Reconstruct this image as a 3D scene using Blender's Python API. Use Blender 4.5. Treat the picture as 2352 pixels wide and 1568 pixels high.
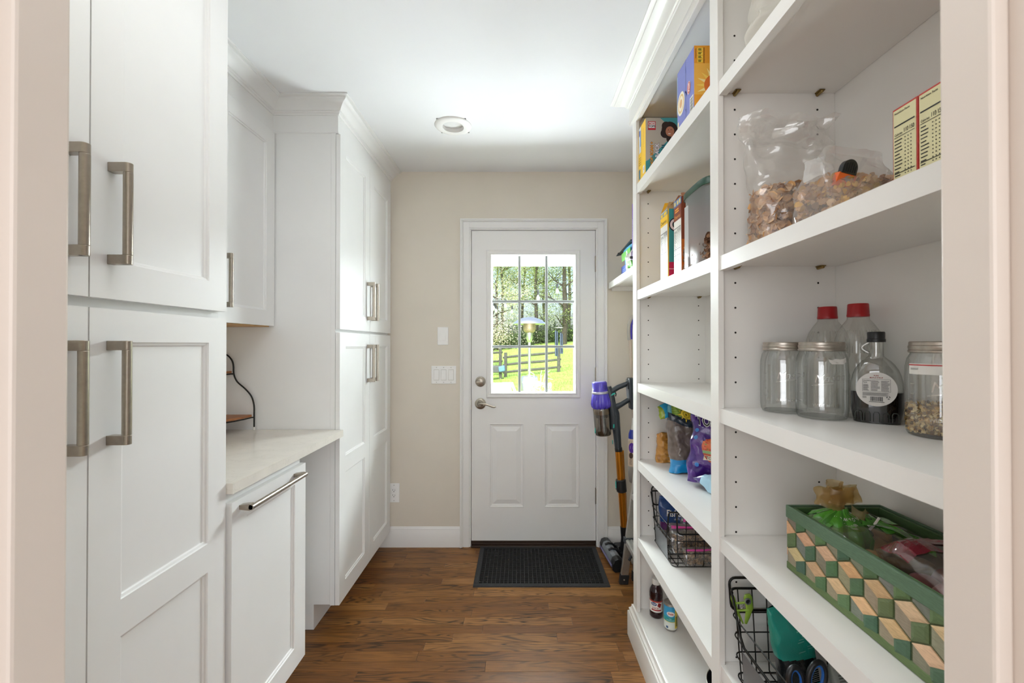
import bpy, bmesh, math, random
from math import sin, cos, pi, radians, sqrt, atan2, asin, acos
from mathutils import Vector, Matrix, noise

for _o in list(bpy.data.objects):
    bpy.data.objects.remove(_o, do_unlink=True)
scene = bpy.context.scene
COL = scene.collection
random.seed(7)

# ------------------------------------------------------------------ camera
FPX, PITCH, CX, CY, EYE = 980.0, 0.0065, 1192.0, 784.0, 1.32     # image taken as 2352 x 1568
cam = bpy.data.cameras.new('camera')
cam.sensor_fit = 'HORIZONTAL'
cam.sensor_width = 36.0
cam.lens = FPX / 2352 * 36.0
cam.shift_x = -16 / 2352
cam.clip_start = 0.02
cam.clip_end = 400
cam.dof.use_dof = True
cam.dof.focus_distance = 2.0
cam.dof.aperture_fstop = 9.0
cam_o = bpy.data.objects.new('camera', cam)
COL.objects.link(cam_o)
cam_o.location = (0, 0, EYE)
cam_o.rotation_euler = (pi / 2 + PITCH, 0, 0)
scene.camera = cam_o

# ------------------------------------------------------------------ world, sun, lamps, exposure
scene.view_settings.view_transform = 'Standard'
scene.view_settings.look = 'None'
scene.view_settings.gamma = 1.0
scene.view_settings.use_curve_mapping = False
scene.view_settings.exposure = 0.2
scene.cycles.use_denoising = True
scene.cycles.max_bounces = 10
scene.cycles.diffuse_bounces = 7
scene.cycles.transparent_max_bounces = 32
scene.cycles.caustics_reflective = False
scene.cycles.caustics_refractive = False
scene.cycles.sample_clamp_indirect = 4.0

world = bpy.data.worlds.new('sky')
scene.world = world
world.use_nodes = True
_n = world.node_tree.nodes
_sky = _n.new('ShaderNodeTexSky')
_sky.sky_type = 'NISHITA'
_sky.sun_disc = False
_sky.sun_elevation = radians(48)
_sky.sun_rotation = radians(200)
_sky.air_density = 1.0
_sky.dust_density = 5.0
world.node_tree.links.new(_sky.outputs[0], _n['Background'].inputs[0])
_n['Background'].inputs[1].default_value = 0.40

def light(name, kind, loc, target, energy, color=(1, 1, 1), size=(1, 1)):
    l = bpy.data.lights.new(name, kind)
    l.energy = energy
    l.color = color
    if kind == 'AREA':
        l.shape = 'RECTANGLE'
        l.size, l.size_y = size
    o = bpy.data.objects.new(name, l)
    COL.objects.link(o)
    o.location = loc
    o.rotation_euler = (Vector(target) - Vector(loc)).to_track_quat('-Z', 'Y').to_euler()
    return o

_s = light('sun', 'SUN', (4, -10, 20), (1.0, 3, 0), 3.3, (1.0, 0.97, 0.92))
_s.data.angle = radians(0.6)
# daylight coming up off the sunlit patio, kitchen window behind the camera, two added fill lights
light('patio_bounce', 'AREA', (0.3, 4.3, 0.28), (0.1, 2.4, 1.55), 1050, (0.88, 0.95, 1.0), (7.5, 1.3))
light('porch_daylight', 'AREA', (0.3, 4.6, 2.38), (0.05, 2.4, 1.2), 820, (0.90, 0.96, 1.0), (7.0, 0.5))
light('kitchen_window', 'AREA', (0.9, -2.4, 1.5), (-0.30, 1.0, 1.3), 60, (0.92, 0.96, 1.0), (2.2, 1.9))
light('kitchen_side_fill', 'AREA', (-1.5, -2.4, 1.45), (0.30, 1.0, 1.2), 42, (0.92, 0.96, 1.0), (2.2, 1.9))  # area light added to even out the kitchen light, no window known there

light('pantry_ceiling_fill', 'AREA', (-0.25, 0.85, 2.44), (-0.25, 0.85, 0), 5, (0.95, 0.98, 1.0), (0.7, 0.7))  # unseen fill added in place of light bounced off the ceiling

# ------------------------------------------------------------------ helpers
def hx(h):
    h = h.lstrip('#')
    c = [int(h[i:i + 2], 16) / 255 for i in (0, 2, 4)]
    return tuple(v / 12.92 if v <= 0.04045 else ((v + 0.055) / 1.055) ** 2.4 for v in c)

def at(x, y, d):
    """photo pixel -> point at distance d in front of the camera (along the room)"""
    c, s = cos(PITCH), sin(PITCH)
    u, v = (x - CX) / FPX, (CY - y) / FPX
    t = d / (c - v * s)
    return Vector((u * t, d, EYE + (s + v * c) * t))

MATS = {}
def mat(name, color, rough=0.5, metal=0.0, var=0.04, scale=30.0, bump=0.0, spec=0.5, coat=0.0, emit=None):
    if name in MATS: return MATS[name]
    m = bpy.data.materials.new(name); m.use_nodes = True
    nt = m.node_tree; b = nt.nodes['Principled BSDF']
    c = hx(color) if isinstance(color, str) else color
    b.inputs['Roughness'].default_value = rough
    b.inputs['Metallic'].default_value = metal
    b.inputs['Specular IOR Level'].default_value = spec
    b.inputs['Coat Weight'].default_value = coat
    tc = nt.nodes.new('ShaderNodeTexCoord')
    nz = nt.nodes.new('ShaderNodeTexNoise'); nz.inputs['Scale'].default_value = scale; nz.inputs['Detail'].default_value = 3
    nt.links.new(tc.outputs['Object'], nz.inputs['Vector'])
    rp = nt.nodes.new('ShaderNodeValToRGB')
    rp.color_ramp.elements[0].position = 0.3; rp.color_ramp.elements[1].position = 0.7
    rp.color_ramp.elements[0].color = (*[v * (1 - var) for v in c], 1)
    rp.color_ramp.elements[1].color = (*[min(1, v * (1 + var)) for v in c], 1)
    nt.links.new(nz.outputs['Fac'], rp.inputs[0])
    nt.links.new(rp.outputs[0], b.inputs['Base Color'])
    if bump:
        bp = nt.nodes.new('ShaderNodeBump'); bp.inputs['Strength'].default_value = bump; bp.inputs['Distance'].default_value = 0.002
        nt.links.new(nz.outputs['Fac'], bp.inputs['Height']); nt.links.new(bp.outputs[0], b.inputs['Normal'])
    if emit:
        b.inputs['Emission Color'].default_value = (*c, 1); b.inputs['Emission Strength'].default_value = emit
    MATS[name] = m
    return m

def print_mat(name, rough, coat=0.0, bump=0.0):
    """flat print: colour comes from the piece's own colour attribute"""
    if name in MATS: return MATS[name]
    m = bpy.data.materials.new(name); m.use_nodes = True
    nt = m.node_tree; b = nt.nodes['Principled BSDF']
    a = nt.nodes.new('ShaderNodeVertexColor'); a.layer_name = 'Col'
    nt.links.new(a.outputs['Color'], b.inputs['Base Color'])
    b.inputs['Roughness'].default_value = rough
    b.inputs['Coat Weight'].default_value = coat
    if bump:
        nz = nt.nodes.new('ShaderNodeTexNoise'); nz.inputs['Scale'].default_value = 60
        bp = nt.nodes.new('ShaderNodeBump'); bp.inputs['Strength'].default_value = bump; bp.inputs['Distance'].default_value = 0.003
        nt.links.new(nz.outputs['Fac'], bp.inputs['Height']); nt.links.new(bp.outputs[0], b.inputs['Normal'])
    MATS[name] = m
    return m

def clear_mat(name, tint='#ffffff', gloss=0.12, haze=0.0, edge='#8fa096', rough=0.03, hazecol='#ffffff', fres=0.26):
    """thin see-through sheet: transparent, a Fresnel gloss, a darker edge, optional milky haze"""
    if name in MATS: return MATS[name]
    m = bpy.data.materials.new(name); m.use_nodes = True
    nt = m.node_tree; nt.nodes.clear()
    out = nt.nodes.new('ShaderNodeOutputMaterial')
    tr = nt.nodes.new('ShaderNodeBsdfTransparent')
    gl = nt.nodes.new('ShaderNodeBsdfGlossy'); gl.inputs['Roughness'].default_value = rough
    lw = nt.nodes.new('ShaderNodeLayerWeight'); lw.inputs['Blend'].default_value = 0.22
    mc = nt.nodes.new('ShaderNodeMix'); mc.data_type = 'RGBA'
    mc.inputs[6].default_value = (*hx(tint), 1); mc.inputs[7].default_value = (*hx(edge), 1)
    pw = nt.nodes.new('ShaderNodeMath'); pw.operation = 'POWER'; pw.inputs[1].default_value = 2.2
    nt.links.new(lw.outputs['Facing'], pw.inputs[0]); nt.links.new(pw.outputs[0], mc.inputs[0]); nt.links.new(mc.outputs[2], tr.inputs['Color'])
    fr = nt.nodes.new('ShaderNodeMath'); fr.operation = 'MULTIPLY_ADD'
    fr.inputs[1].default_value = fres; fr.inputs[2].default_value = gloss * 0.4
    nt.links.new(lw.outputs['Fresnel'], fr.inputs[0])
    mx = nt.nodes.new('ShaderNodeMixShader')
    nt.links.new(fr.outputs[0], mx.inputs[0]); nt.links.new(tr.outputs[0], mx.inputs[1]); nt.links.new(gl.outputs[0], mx.inputs[2])
    last = mx
    if haze:
        df = nt.nodes.new('ShaderNodeBsdfDiffuse'); df.inputs[0].default_value = (*hx(hazecol), 1)
        tl = nt.nodes.new('ShaderNodeBsdfTranslucent'); tl.inputs[0].default_value = (*hx(hazecol), 1)
        ad = nt.nodes.new('ShaderNodeMixShader'); ad.inputs[0].default_value = 0.5
        nt.links.new(df.outputs[0], ad.inputs[1]); nt.links.new(tl.outputs[0], ad.inputs[2])
        m2 = nt.nodes.new('ShaderNodeMixShader'); m2.inputs[0].default_value = haze
        nt.links.new(mx.outputs[0], m2.inputs[1]); nt.links.new(ad.outputs[0], m2.inputs[2]); last = m2
    nt.links.new(last.outputs[0], out.inputs[0])
    MATS[name] = m
    return m

_text_cache = {}
def text_geo(s, size=1.0, bold=0.0, shear=0.0, align='LEFT'):
    key = (s, bold, shear, align)
    if key not in _text_cache:
        cu = bpy.data.curves.new('txt', 'FONT'); cu.body = s; cu.resolution_u = 5 if len(s) <= 4 else 2
        cu.offset = bold; cu.shear = shear; cu.align_x = align
        o = bpy.data.objects.new('txt', cu); COL.objects.link(o)
        dg = bpy.context.evaluated_depsgraph_get()
        me = bpy.data.meshes.new_from_object(o.evaluated_get(dg))
        _text_cache[key] = ([(v.co.x, v.co.y) for v in me.vertices], [tuple(p.vertices) for p in me.polygons])
        bpy.data.objects.remove(o, do_unlink=True); bpy.data.meshes.remove(me); bpy.data.curves.remove(cu)
    vs, fs = _text_cache[key]
    return [(x * size, y * size) for x, y in vs], fs

class MB:
    def __init__(s):
        s.v, s.f, s.m, s.c = [], [], [], []
    def face(s, pts, m=0, c=None):
        i = len(s.v); s.v += [Vector(p) for p in pts]; s.f.append(tuple(range(i, i + len(pts)))); s.m.append(m); s.c.append(c)
    def raw(s, vs, fs, m=0, c=None):
        i = len(s.v); s.v += [Vector(p) for p in vs]
        for f in fs: s.f.append(tuple(k + i for k in f)); s.m.append(m); s.c.append(c)
    def box(s, x0, x1, y0, y1, z0, z1, m=0, c=None):
        vs = [(x, y, z) for z in (z0, z1) for y in (y0, y1) for x in (x0, x1)]
        s.raw(vs, [(0, 2, 3, 1), (4, 5, 7, 6), (0, 1, 5, 4), (2, 6, 7, 3), (0, 4, 6, 2), (1, 3, 7, 5)], m, c)
    def obox(s, o, u, v, w, m=0, c=None):
        """box from corner o along three edge vectors"""
        o, u, v, w = map(Vector, (o, u, v, w))
        vs = [o + u * i + v * j + w * k for k in (0, 1) for j in (0, 1) for i in (0, 1)]
        s.raw(vs, [(0, 2, 3, 1), (4, 5, 7, 6), (0, 1, 5, 4), (2, 6, 7, 3), (0, 4, 6, 2), (1, 3, 7, 5)], m, c)
    def tube(s, pts, r, n=8, m=0, c=None, caps=True, closed=False, flat=None):
        pts = [Vector(p) for p in pts]; k = len(pts)
        rs = r if isinstance(r, (list, tuple)) else [r] * k
        up = None; rings = []
        for i in range(k):
            if closed: t = pts[(i + 1) % k] - pts[i - 1]
            else: t = pts[min(i + 1, k - 1)] - pts[max(i - 1, 0)]
            if t.length < 1e-9: t = Vector((0, 0, 1))
            t.normalize()
            if up is None:
                a = Vector((0, 0, 1)) if abs(t.z) < 0.9 else Vector((1, 0, 0))
                up = (a - t * a.dot(t)).normalized()
            else:
                up = up - t * up.dot(t)
                if up.length < 1e-6:
                    a = Vector((0, 0, 1)) if abs(t.z) < 0.9 else Vector((1, 0, 0)); up = a - t * a.dot(t)
                up.normalize()
            b = t.cross(up)
            rings.append([pts[i] + (up * cos(2 * pi * j / n) + b * sin(2 * pi * j / n) * (flat or 1)) * rs[i] for j in range(n)])
        i0 = len(s.v); s.v += [p for r_ in rings for p in r_]
        for i in range(k if closed else k - 1):
            for j in range(n):
                a, b_ = i * n + j, i * n + (j + 1) % n
                c_, d = ((i + 1) % k) * n + (j + 1) % n, ((i + 1) % k) * n + j
                s.f.append((i0 + a, i0 + b_, i0 + c_, i0 + d)); s.m.append(m); s.c.append(c)
        if caps and not closed:
            s.f.append(tuple(i0 + j for j in range(n))[::-1]); s.m.append(m); s.c.append(c)
            s.f.append(tuple(i0 + (k - 1) * n + j for j in range(n))); s.m.append(m); s.c.append(c)
    def lathe(s, prof, o=(0, 0, 0), axis=(0, 0, 1), n=24, m=0, c=None, ref=None, rib=None):
        """prof: (radius, height along axis[, colour]) pairs"""
        o, axis = Vector(o), Vector(axis).normalized()
        a = Vector(ref) if ref else (Vector((1, 0, 0)) if abs(axis.x) < 0.9 else Vector((0, 1, 0)))
        u = (a - axis * a.dot(axis)).normalized(); w = axis.cross(u)
        i0 = len(s.v)
        for p in prof:
            r, h = p[0], p[1]
            for j in range(n):
                q = r * (1 + (rib(j, h) if rib else 0))
                s.v.append(o + axis * h + (u * cos(2 * pi * j / n) + w * sin(2 * pi * j / n)) * q)
        for i in range(len(prof) - 1):
            cc = prof[i][2] if len(prof[i]) > 2 else c
            for j in range(n):
                k = (j + 1) % n
                s.f.append((i0 + i * n + j, i0 + i * n + k, i0 + (i + 1) * n + k, i0 + (i + 1) * n + j)); s.m.append(m); s.c.append(cc)
        for i in (0, len(prof) - 1):
            if prof[i][0] > 1e-5:
                s.f.append(tuple(i0 + i * n + j for j in range(n))); s.m.append(m); s.c.append(prof[i][2] if len(prof[i]) > 2 else c)
    def surf(s, S, a0, a1, t0, t1, na, nt, m=0, col=None, wrap=False):
        i0 = len(s.v); w = na if wrap else na + 1
        for j in range(nt + 1):
            for i in range(w):
                s.v.append(Vector(S(a0 + (a1 - a0) * i / na, t0 + (t1 - t0) * j / nt)))
        for j in range(nt):
            for i in range(na):
                k = (i + 1) % w if wrap else i + 1
                s.f.append((i0 + j * w + i, i0 + j * w + k, i0 + (j + 1) * w + k, i0 + (j + 1) * w + i)); s.m.append(m)
                s.c.append(col(a0 + (a1 - a0) * (i + .5) / na, t0 + (t1 - t0) * (j + .5) / nt) if callable(col) else col)
    def rect(s, F, x0, y0, x1, y1, c=None, m=0, lift=0.0003):
        """flat print on a face frame F(x, y, lift)"""
        s.face([F(x0, y0, lift), F(x1, y0, lift), F(x1, y1, lift), F(x0, y1, lift)], m, c)
    def poly(s, F, pts, c=None, m=0, lift=0.0004):
        s.face([F(x, y, lift) for x, y in pts], m, c)
    def disc(s, F, x, y, r, c=None, m=0, lift=0.0004, n=20, ry=None):
        s.face([F(x + r * cos(2 * pi * k / n), y + (ry or r) * sin(2 * pi * k / n), lift) for k in range(n)], m, c)
    def cdisc(s, F, x, y, rx, ry, c=None, l=0.0, n=24, k=5):
        """ellipse that follows a curved face"""
        R = [[F(x + rx * j / k * cos(2 * pi * i / n), y + ry * j / k * sin(2 * pi * i / n), l) for i in range(n)] for j in range(1, k + 1)]
        s.face(R[0], 0, c)
        for j in range(k - 1):
            for i in range(n): s.face([R[j][i], R[j][(i + 1) % n], R[j + 1][(i + 1) % n], R[j + 1][i]], 0, c)
    def cquad(s, F, x0, x1, y0, y1, c=None, l=0.0, n=10, slope=0.0):
        for i in range(n):
            a, b = x0 + (x1 - x0) * i / n, x0 + (x1 - x0) * (i + 1) / n
            s.face([F(a, y0 + slope * (a - x0), l), F(b, y0 + slope * (b - x0), l), F(b, y1 + slope * (b - x0), l), F(a, y1 + slope * (a - x0), l)], 0, c)
    def text(s, F, x, y, body, size, c=None, m=0, lift=0.0006, rot=0.0, bold=0.0, shear=0.0, align='LEFT', sx=1.0):
        vs, fs = text_geo(body, size, bold, shear, align)
        cr, sr = cos(rot), sin(rot)
        s.raw([F(x + px * sx * cr - py * sr, y + px * sx * sr + py * cr, lift) for px, py in vs], fs, m, c)
    def sweep(s, path, prof, m=0, c=None, closed=False):
        """profile (out, z) swept along a horizontal path [(x,y)], mitred; out is to the right of travel"""
        k = len(path); rings = []
        for i in range(k):
            p = Vector(path[i])
            d0 = (p - Vector(path[i - 1])).normalized() if i or closed else None
            d1 = (Vector(path[(i + 1) % k]) - p).normalized() if i < k - 1 or closed else None
            d0 = d0 or d1; d1 = d1 or d0
            n0, n1 = Vector((d0.y, -d0.x)), Vector((d1.y, -d1.x))
            b = (n0 + n1).normalized(); b = b / max(0.2, b.dot(n0))
            rings.append([Vector((p.x + b.x * o_, p.y + b.y * o_, z)) for o_, z in prof])
        q = len(prof)
        i0 = len(s.v); s.v += [p for r_ in rings for p in r_]
        for i in range(k - 1):
            for j in range(q):
                jj = (j + 1) % q
                s.f.append((i0 + i * q + j, i0 + i * q + jj, i0 + (i + 1) * q + jj, i0 + (i + 1) * q + j)); s.m.append(m); s.c.append(c)
        for i in (0, k - 1):
            s.f.append(tuple(i0 + i * q + j for j in range(q))); s.m.append(m); s.c.append(c)
    def facing(s, M_, u0, u1, v0, v1, openings, rings, m=0, mp=None, thick=0.02):
        """panelled slab: map M_(u, v, depth); each opening gets stepped rings down to a panel"""
        us = sorted({u0, u1, *[o[0] for o in openings], *[o[1] for o in openings]})
        vs = sorted({v0, v1, *[o[2] for o in openings], *[o[3] for o in openings]})
        for a, b in zip(us, us[1:]):
            for c, d in zip(vs, vs[1:]):
                um, vm = (a + b) / 2, (c + d) / 2
                if any(o[0] < um < o[1] and o[2] < vm < o[3] for o in openings): continue
                s.face([M_(a, c, 0), M_(b, c, 0), M_(b, d, 0), M_(a, d, 0)], m)
        for o in openings:
            prev = None
            for ins, dep in rings:
                R = [(o[0] + ins, o[2] + ins), (o[1] - ins, o[2] + ins), (o[1] - ins, o[3] - ins), (o[0] + ins, o[3] - ins)]
                R = [M_(a, b, dep) for a, b in R]
                if prev:
                    for k in range(4): s.face([prev[k], prev[(k + 1) % 4], R[(k + 1) % 4], R[k]], m)
                prev = R
            s.face(prev, m if mp is None else mp)
        e = [(u0, v0), (u1, v0), (u1, v1), (u0, v1)]
        for k in range(4):
            a, b = e[k], e[(k + 1) % 4]
            s.face([M_(*a, 0), M_(*b, 0), M_(*b, thick), M_(*a, thick)], m)
        s.face([M_(*q, thick) for q in e], m)
    def spin(s, rot, about=(0, 0, 0), start=0):
        R = rot.to_matrix() if hasattr(rot, 'to_matrix') else rot
        a = Vector(about)
        for i in range(start, len(s.v)): s.v[i] = a + R @ (s.v[i] - a)
        return s
    def build(s, name, mats, parent=None, smooth=None, bevel=0, kind=None, label=None, fix=True):
        base = Vector(parent['_w']) if parent is not None else Vector((0, 0, 0))
        me = bpy.data.meshes.new(name)
        me.from_pydata([tuple(v - base) for v in s.v], [], s.f)
        if not isinstance(mats, (list, tuple)): mats = [mats]
        for m_ in mats: me.materials.append(m_)
        me.polygons.foreach_set('material_index', s.m)
        if any(c is not None for c in s.c):
            ca = me.color_attributes.new('Col', 'FLOAT_COLOR', 'CORNER'); buf = []
            for f, c in zip(s.f, s.c): buf += [*(c or (.8, .8, .8)), 1.0] * len(f)
            ca.data.foreach_set('color', buf)
        if fix:
            bm = bmesh.new(); bm.from_mesh(me); bmesh.ops.recalc_face_normals(bm, faces=bm.faces); bm.to_mesh(me); bm.free()
        if smooth:
            me.polygons.foreach_set('use_smooth', [True] * len(me.polygons)); me.set_sharp_from_angle(angle=radians(smooth))
        me.update()
        o = bpy.data.objects.new(name, me); COL.objects.link(o)
        if parent is not None: o.parent = parent
        o['_w'] = list(base)
        if bevel:
            b = o.modifiers.new('edge', 'BEVEL'); b.width = bevel; b.segments = 2; b.limit_method = 'ANGLE'; b.angle_limit = radians(50)
        if kind: o['kind'] = kind
        if label: o['label'] = label
        return o

def thing(name, label, cat, loc=(0, 0, 0), group=None):
    o = bpy.data.objects.new(name, None); COL.objects.link(o)
    o.location = loc; o.empty_display_size = 0.05
    o['_w'] = list(loc); o['label'] = label; o['category'] = cat
    if group: o['group'] = group
    return o
def struct(name, label, loc=(0, 0, 0)):
    o = bpy.data.objects.new(name, None); COL.objects.link(o)
    o.location = loc; o['_w'] = list(loc); o['kind'] = 'structure'; o['label'] = label
    return o
def tag(o, label, cat=None, kind=None, group=None):
    o['label'] = label
    if cat: o['category'] = cat
    if kind: o['kind'] = kind
    if group: o['group'] = group
    return o
def dup(root, loc, label, group=None):
    def cp(o, parent):
        c = o.copy(); COL.objects.link(c); c.parent = parent
        for ch in list(o.children): cp(ch, c)
        return c
    r = cp(root, None); r.location = loc; r['_w'] = list(loc); r['label'] = label
    if group: r['group'] = group
    return r
def frame(o, u, v):
    """face frame: origin, x direction, y direction -> F(x, y, lift)"""
    o, u, v = Vector(o), Vector(u).normalized(), Vector(v).normalized(); n = u.cross(v)
    return lambda x, y, l=0.0: o + u * x + v * y + n * l
def rot2(x, y, a): return x * cos(a) - y * sin(a), x * sin(a) + y * cos(a)

def pillow(w, h, d, loc, yaw=0.0, tilt=0.0, roll=0.0, prof=None, wprof=None, amp=0.006, fq=14.0, seed=0.0, p=0.6):
    """soft bag surface: S(a, t) all round, Fr(x, t, lift) on the face turned to local -Y"""
    prof = prof or (lambda t: max(0.03, sin(pi * min(max(t, 0), 1)) ** 0.5))
    wprof = wprof or (lambda t: 1.0)
    R = Matrix.Rotation(yaw, 3, 'Z') @ Matrix.Rotation(tilt, 3, 'X') @ Matrix.Rotation(roll, 3, 'Y')
    L = Vector(loc)
    def P(cx, sy, t, lift=0.0):
        q = Vector((w / 2 * wprof(t) * cx, d / 2 * prof(t) * sy, h * t))
        nz = noise.noise_vector(q * fq + Vector((seed, seed * 1.7, 3.1)))
        q = q + Vector((nz.x, nz.y * 1.2, nz.z * 0.4)) * (amp(t) if callable(amp) else amp)
        cr = abs(noise.noise(q * fq * 1.7 + Vector((seed * 3.1, 5.0, seed)))); q = q + Vector((0, math.copysign(1, sy) * (.35 - cr), (.2 - cr) * .4)) * (amp(t) if callable(amp) else amp) * .7
        if lift: q = q + Vector((0, -lift, 0))
        return L + R @ q
    def S(a, t):
        th = 2 * pi * a; c, s_ = cos(th), sin(th)
        return P(math.copysign(abs(c) ** p, c), math.copysign(abs(s_) ** p, s_), t)
    def Fr(x, t, lift=0.001):
        x = max(-0.999, min(0.999, x))
        c = abs(x) ** (1 / p); s_ = sqrt(max(0, 1 - c * c))
        return P(x, -(s_ ** p), t, lift)
    return S, Fr

W = lambda v=.04: None
WHITE = mat('cabinet_white_paint', '#e9e9e8', 0.42, var=0.012, scale=6)
SHELFW = mat('shelf_white_melamine', '#e8e6e2', 0.38, var=0.012, scale=8)
TRIMW = mat('trim_white_paint', '#ecebe9', 0.4, var=0.01, scale=5)
CEILW = mat('ceiling_paint', '#eeeff1', 0.85, var=0.012, scale=3)
WALLP = mat('beige_wall_paint', '#dbd3c6', 0.75, var=0.02, scale=4, bump=0.05)
JAMBP = mat('warm_white_jamb_paint', '#e0d6cc', 0.45, var=0.015, scale=4)
NICKEL = mat('brushed_nickel', '#a89f93', 0.32, 1.0, var=0.06, scale=90)
DARKM = mat('black_steel_wire', '#14130f', 0.42, 0.3, var=0.15, scale=60)
BLACKP = mat('black_plastic', '#17191b', 0.38, var=0.1)
CHARC = mat('charcoal_plastic', '#2a3036', 0.3, var=0.08)
RUBBER = mat('black_rubber', '#1b1b1c', 0.7, var=0.2, scale=50)
ALU = mat('brushed_aluminium', '#b9b6b0', 0.4, 0.85, var=0.06, scale=120)
HOLE = mat('drilled_hole_dark', '#1b1511', 0.9, var=0.1)
PRINT = print_mat('printed_card', 0.42)
GLOSSP = print_mat('printed_film', 0.16, coat=0.3, bump=0.25)
MATTEP = print_mat('coloured_matter', 0.7)
BLK, WHT = hx('#1a1a1a'), hx('#f2f0ea')
# ------------------------------------------------------------------ the setting
H, DW, XL, XR = 2.452, 2.795, -1.45, 0.845      # ceiling height, back wall, side walls

def wood_floor():
    m = bpy.data.materials.new('oak_floor_stain'); m.use_nodes = True
    nt = m.node_tree; b = nt.nodes['Principled BSDF']; L = nt.links.new
    def N(t, **k):
        n = nt.nodes.new(t)
        for a, v in k.items(): setattr(n, a, v)
        return n
    tc, oi = N('ShaderNodeTexCoord'), N('ShaderNodeObjectInfo')
    sc_ = N('ShaderNodeVectorMath', operation='SCALE'); sc_.inputs[0].default_value = (7.3, 5.1, 3.7)
    m100 = N('ShaderNodeMath', operation='MULTIPLY'); m100.inputs[1].default_value = 40
    L(oi.outputs['Random'], m100.inputs[0]); L(m100.outputs[0], sc_.inputs['Scale'])
    ad = N('ShaderNodeVectorMath', operation='ADD'); L(tc.outputs['Object'], ad.inputs[0]); L(sc_.outputs[0], ad.inputs[1])
    mp = N('ShaderNodeMapping'); mp.inputs['Scale'].default_value = (0.9, 9.0, 1); L(ad.outputs[0], mp.inputs[0])
    n1 = N('ShaderNodeTexNoise'); n1.inputs['Scale'].default_value = 2.2; n1.inputs['Detail'].default_value = 1.5; n1.inputs['Distortion'].default_value = 0.4
    L(mp.outputs[0], n1.inputs['Vector'])
    k = N('ShaderNodeMath', operation='MULTIPLY'); k.inputs[1].default_value = 85; L(n1.outputs['Fac'], k.inputs[0])
    sn = N('ShaderNodeMath', operation='SINE'); L(k.outputs[0], sn.inputs[0])
    r1 = N('ShaderNodeMapRange'); r1.inputs[1].default_value = 0.15; r1.inputs[2].default_value = 1.0; L(sn.outputs[0], r1.inputs[0])
    mp2 = N('ShaderNodeMapping'); mp2.inputs['Scale'].default_value = (9, 260, 1); L(ad.outputs[0], mp2.inputs[0])
    n2 = N('ShaderNodeTexNoise'); n2.inputs['Scale'].default_value = 1.0; n2.inputs['Detail'].default_value = 4; L(mp2.outputs[0], n2.inputs['Vector'])
    pr = N('ShaderNodeMapRange'); pr.inputs[1].default_value = 0.42; pr.inputs[2].default_value = 0.62; L(n2.outputs['Fac'], pr.inputs[0])
    mp3 = N('ShaderNodeMapping'); mp3.inputs['Scale'].default_value = (1.3, 4, 1); L(ad.outputs[0], mp3.inputs[0])
    n3 = N('ShaderNodeTexNoise'); n3.inputs['Scale'].default_value = 2.0; n3.inputs['Detail'].default_value = 2; L(mp3.outputs[0], n3.inputs['Vector'])
    gate = N('ShaderNodeMapRange'); gate.inputs[1].default_value = 0.36; gate.inputs[2].default_value = 0.62; L(n3.outputs['Fac'], gate.inputs[0])
    gm = N('ShaderNodeMath', operation='MULTIPLY'); L(r1.outputs[0], gm.inputs[0]); L(gate.outputs[0], gm.inputs[1])
    base = N('ShaderNodeValToRGB'); e = base.color_ramp.elements
    e[0].position, e[0].color = 0.0, (*hx('#734824'), 1); e[1].position, e[1].color = 1.0, (*hx('#af7d48'), 1)
    x = base.color_ramp.elements.new(0.5); x.color = (*hx('#90602f'), 1)
    L(oi.outputs['Random'], base.inputs[0])
    def mix(fac, c0, col, amt):
        q = N('ShaderNodeMix', data_type='RGBA'); s = N('ShaderNodeMath', operation='MULTIPLY'); s.inputs[1].default_value = amt
        L(fac, s.inputs[0]); L(s.outputs[0], q.inputs[0]); L(c0, q.inputs[6]); q.inputs[7].default_value = (*hx(col), 1); return q.outputs[2]
    c = mix(n3.outputs['Fac'], base.outputs[0], '#66401f', 0.5)
    c = mix(pr.outputs[0], c, '#4a2c15', 0.5)
    c = mix(gm.outputs[0], c, '#26170b', 0.85)
    L(c, b.inputs['Base Color'])
    b.inputs['Roughness'].default_value = 0.36; b.inputs['Specular IOR Level'].default_value = 0.32
    bp = N('ShaderNodeBump'); bp.inputs['Strength'].default_value = 0.25; bp.inputs['Distance'].default_value = 0.001
    L(pr.outputs[0], bp.inputs['Height']); L(bp.outputs[0], b.inputs['Normal'])
    return m
OAK = wood_floor()
fl = MB(); fl.box(XL - .1, XR + .1, .30, DW + .1, -.08, -.014)
floor = tag(fl.build('floor', mat('subfloor_dark', '#2a1a10', .9)), 'stained oak strip floor running across the room', kind='structure')
rw = 0.0572
for i in range(44):
    d0 = 0.30 + i * rw
    if d0 > DW: break
    x = XL - random.uniform(0, .6)
    while x < XR:
        ln = random.choice((.35, .5, .62, .8, .95, 1.15)) * random.uniform(.85, 1.15)
        a, b_ = max(x, XL), min(x + ln, XR)
        if b_ - a > .02:
            q = MB(); q.box(a + .0004, b_ - .0004, d0 + .0004, min(d0 + rw, DW) - .0004, -.0138, 0)
            q.build('plank', OAK, floor, bevel=.0003)
        x += ln
kf = MB(); kf.box(-3, 3, -3.7, .30, -.08, 0)
tag(kf.build('floor', mat('kitchen_floor_oak', '#7d4c2b', .4)), 'oak floor of the kitchen behind the doorway', kind='structure')

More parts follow.
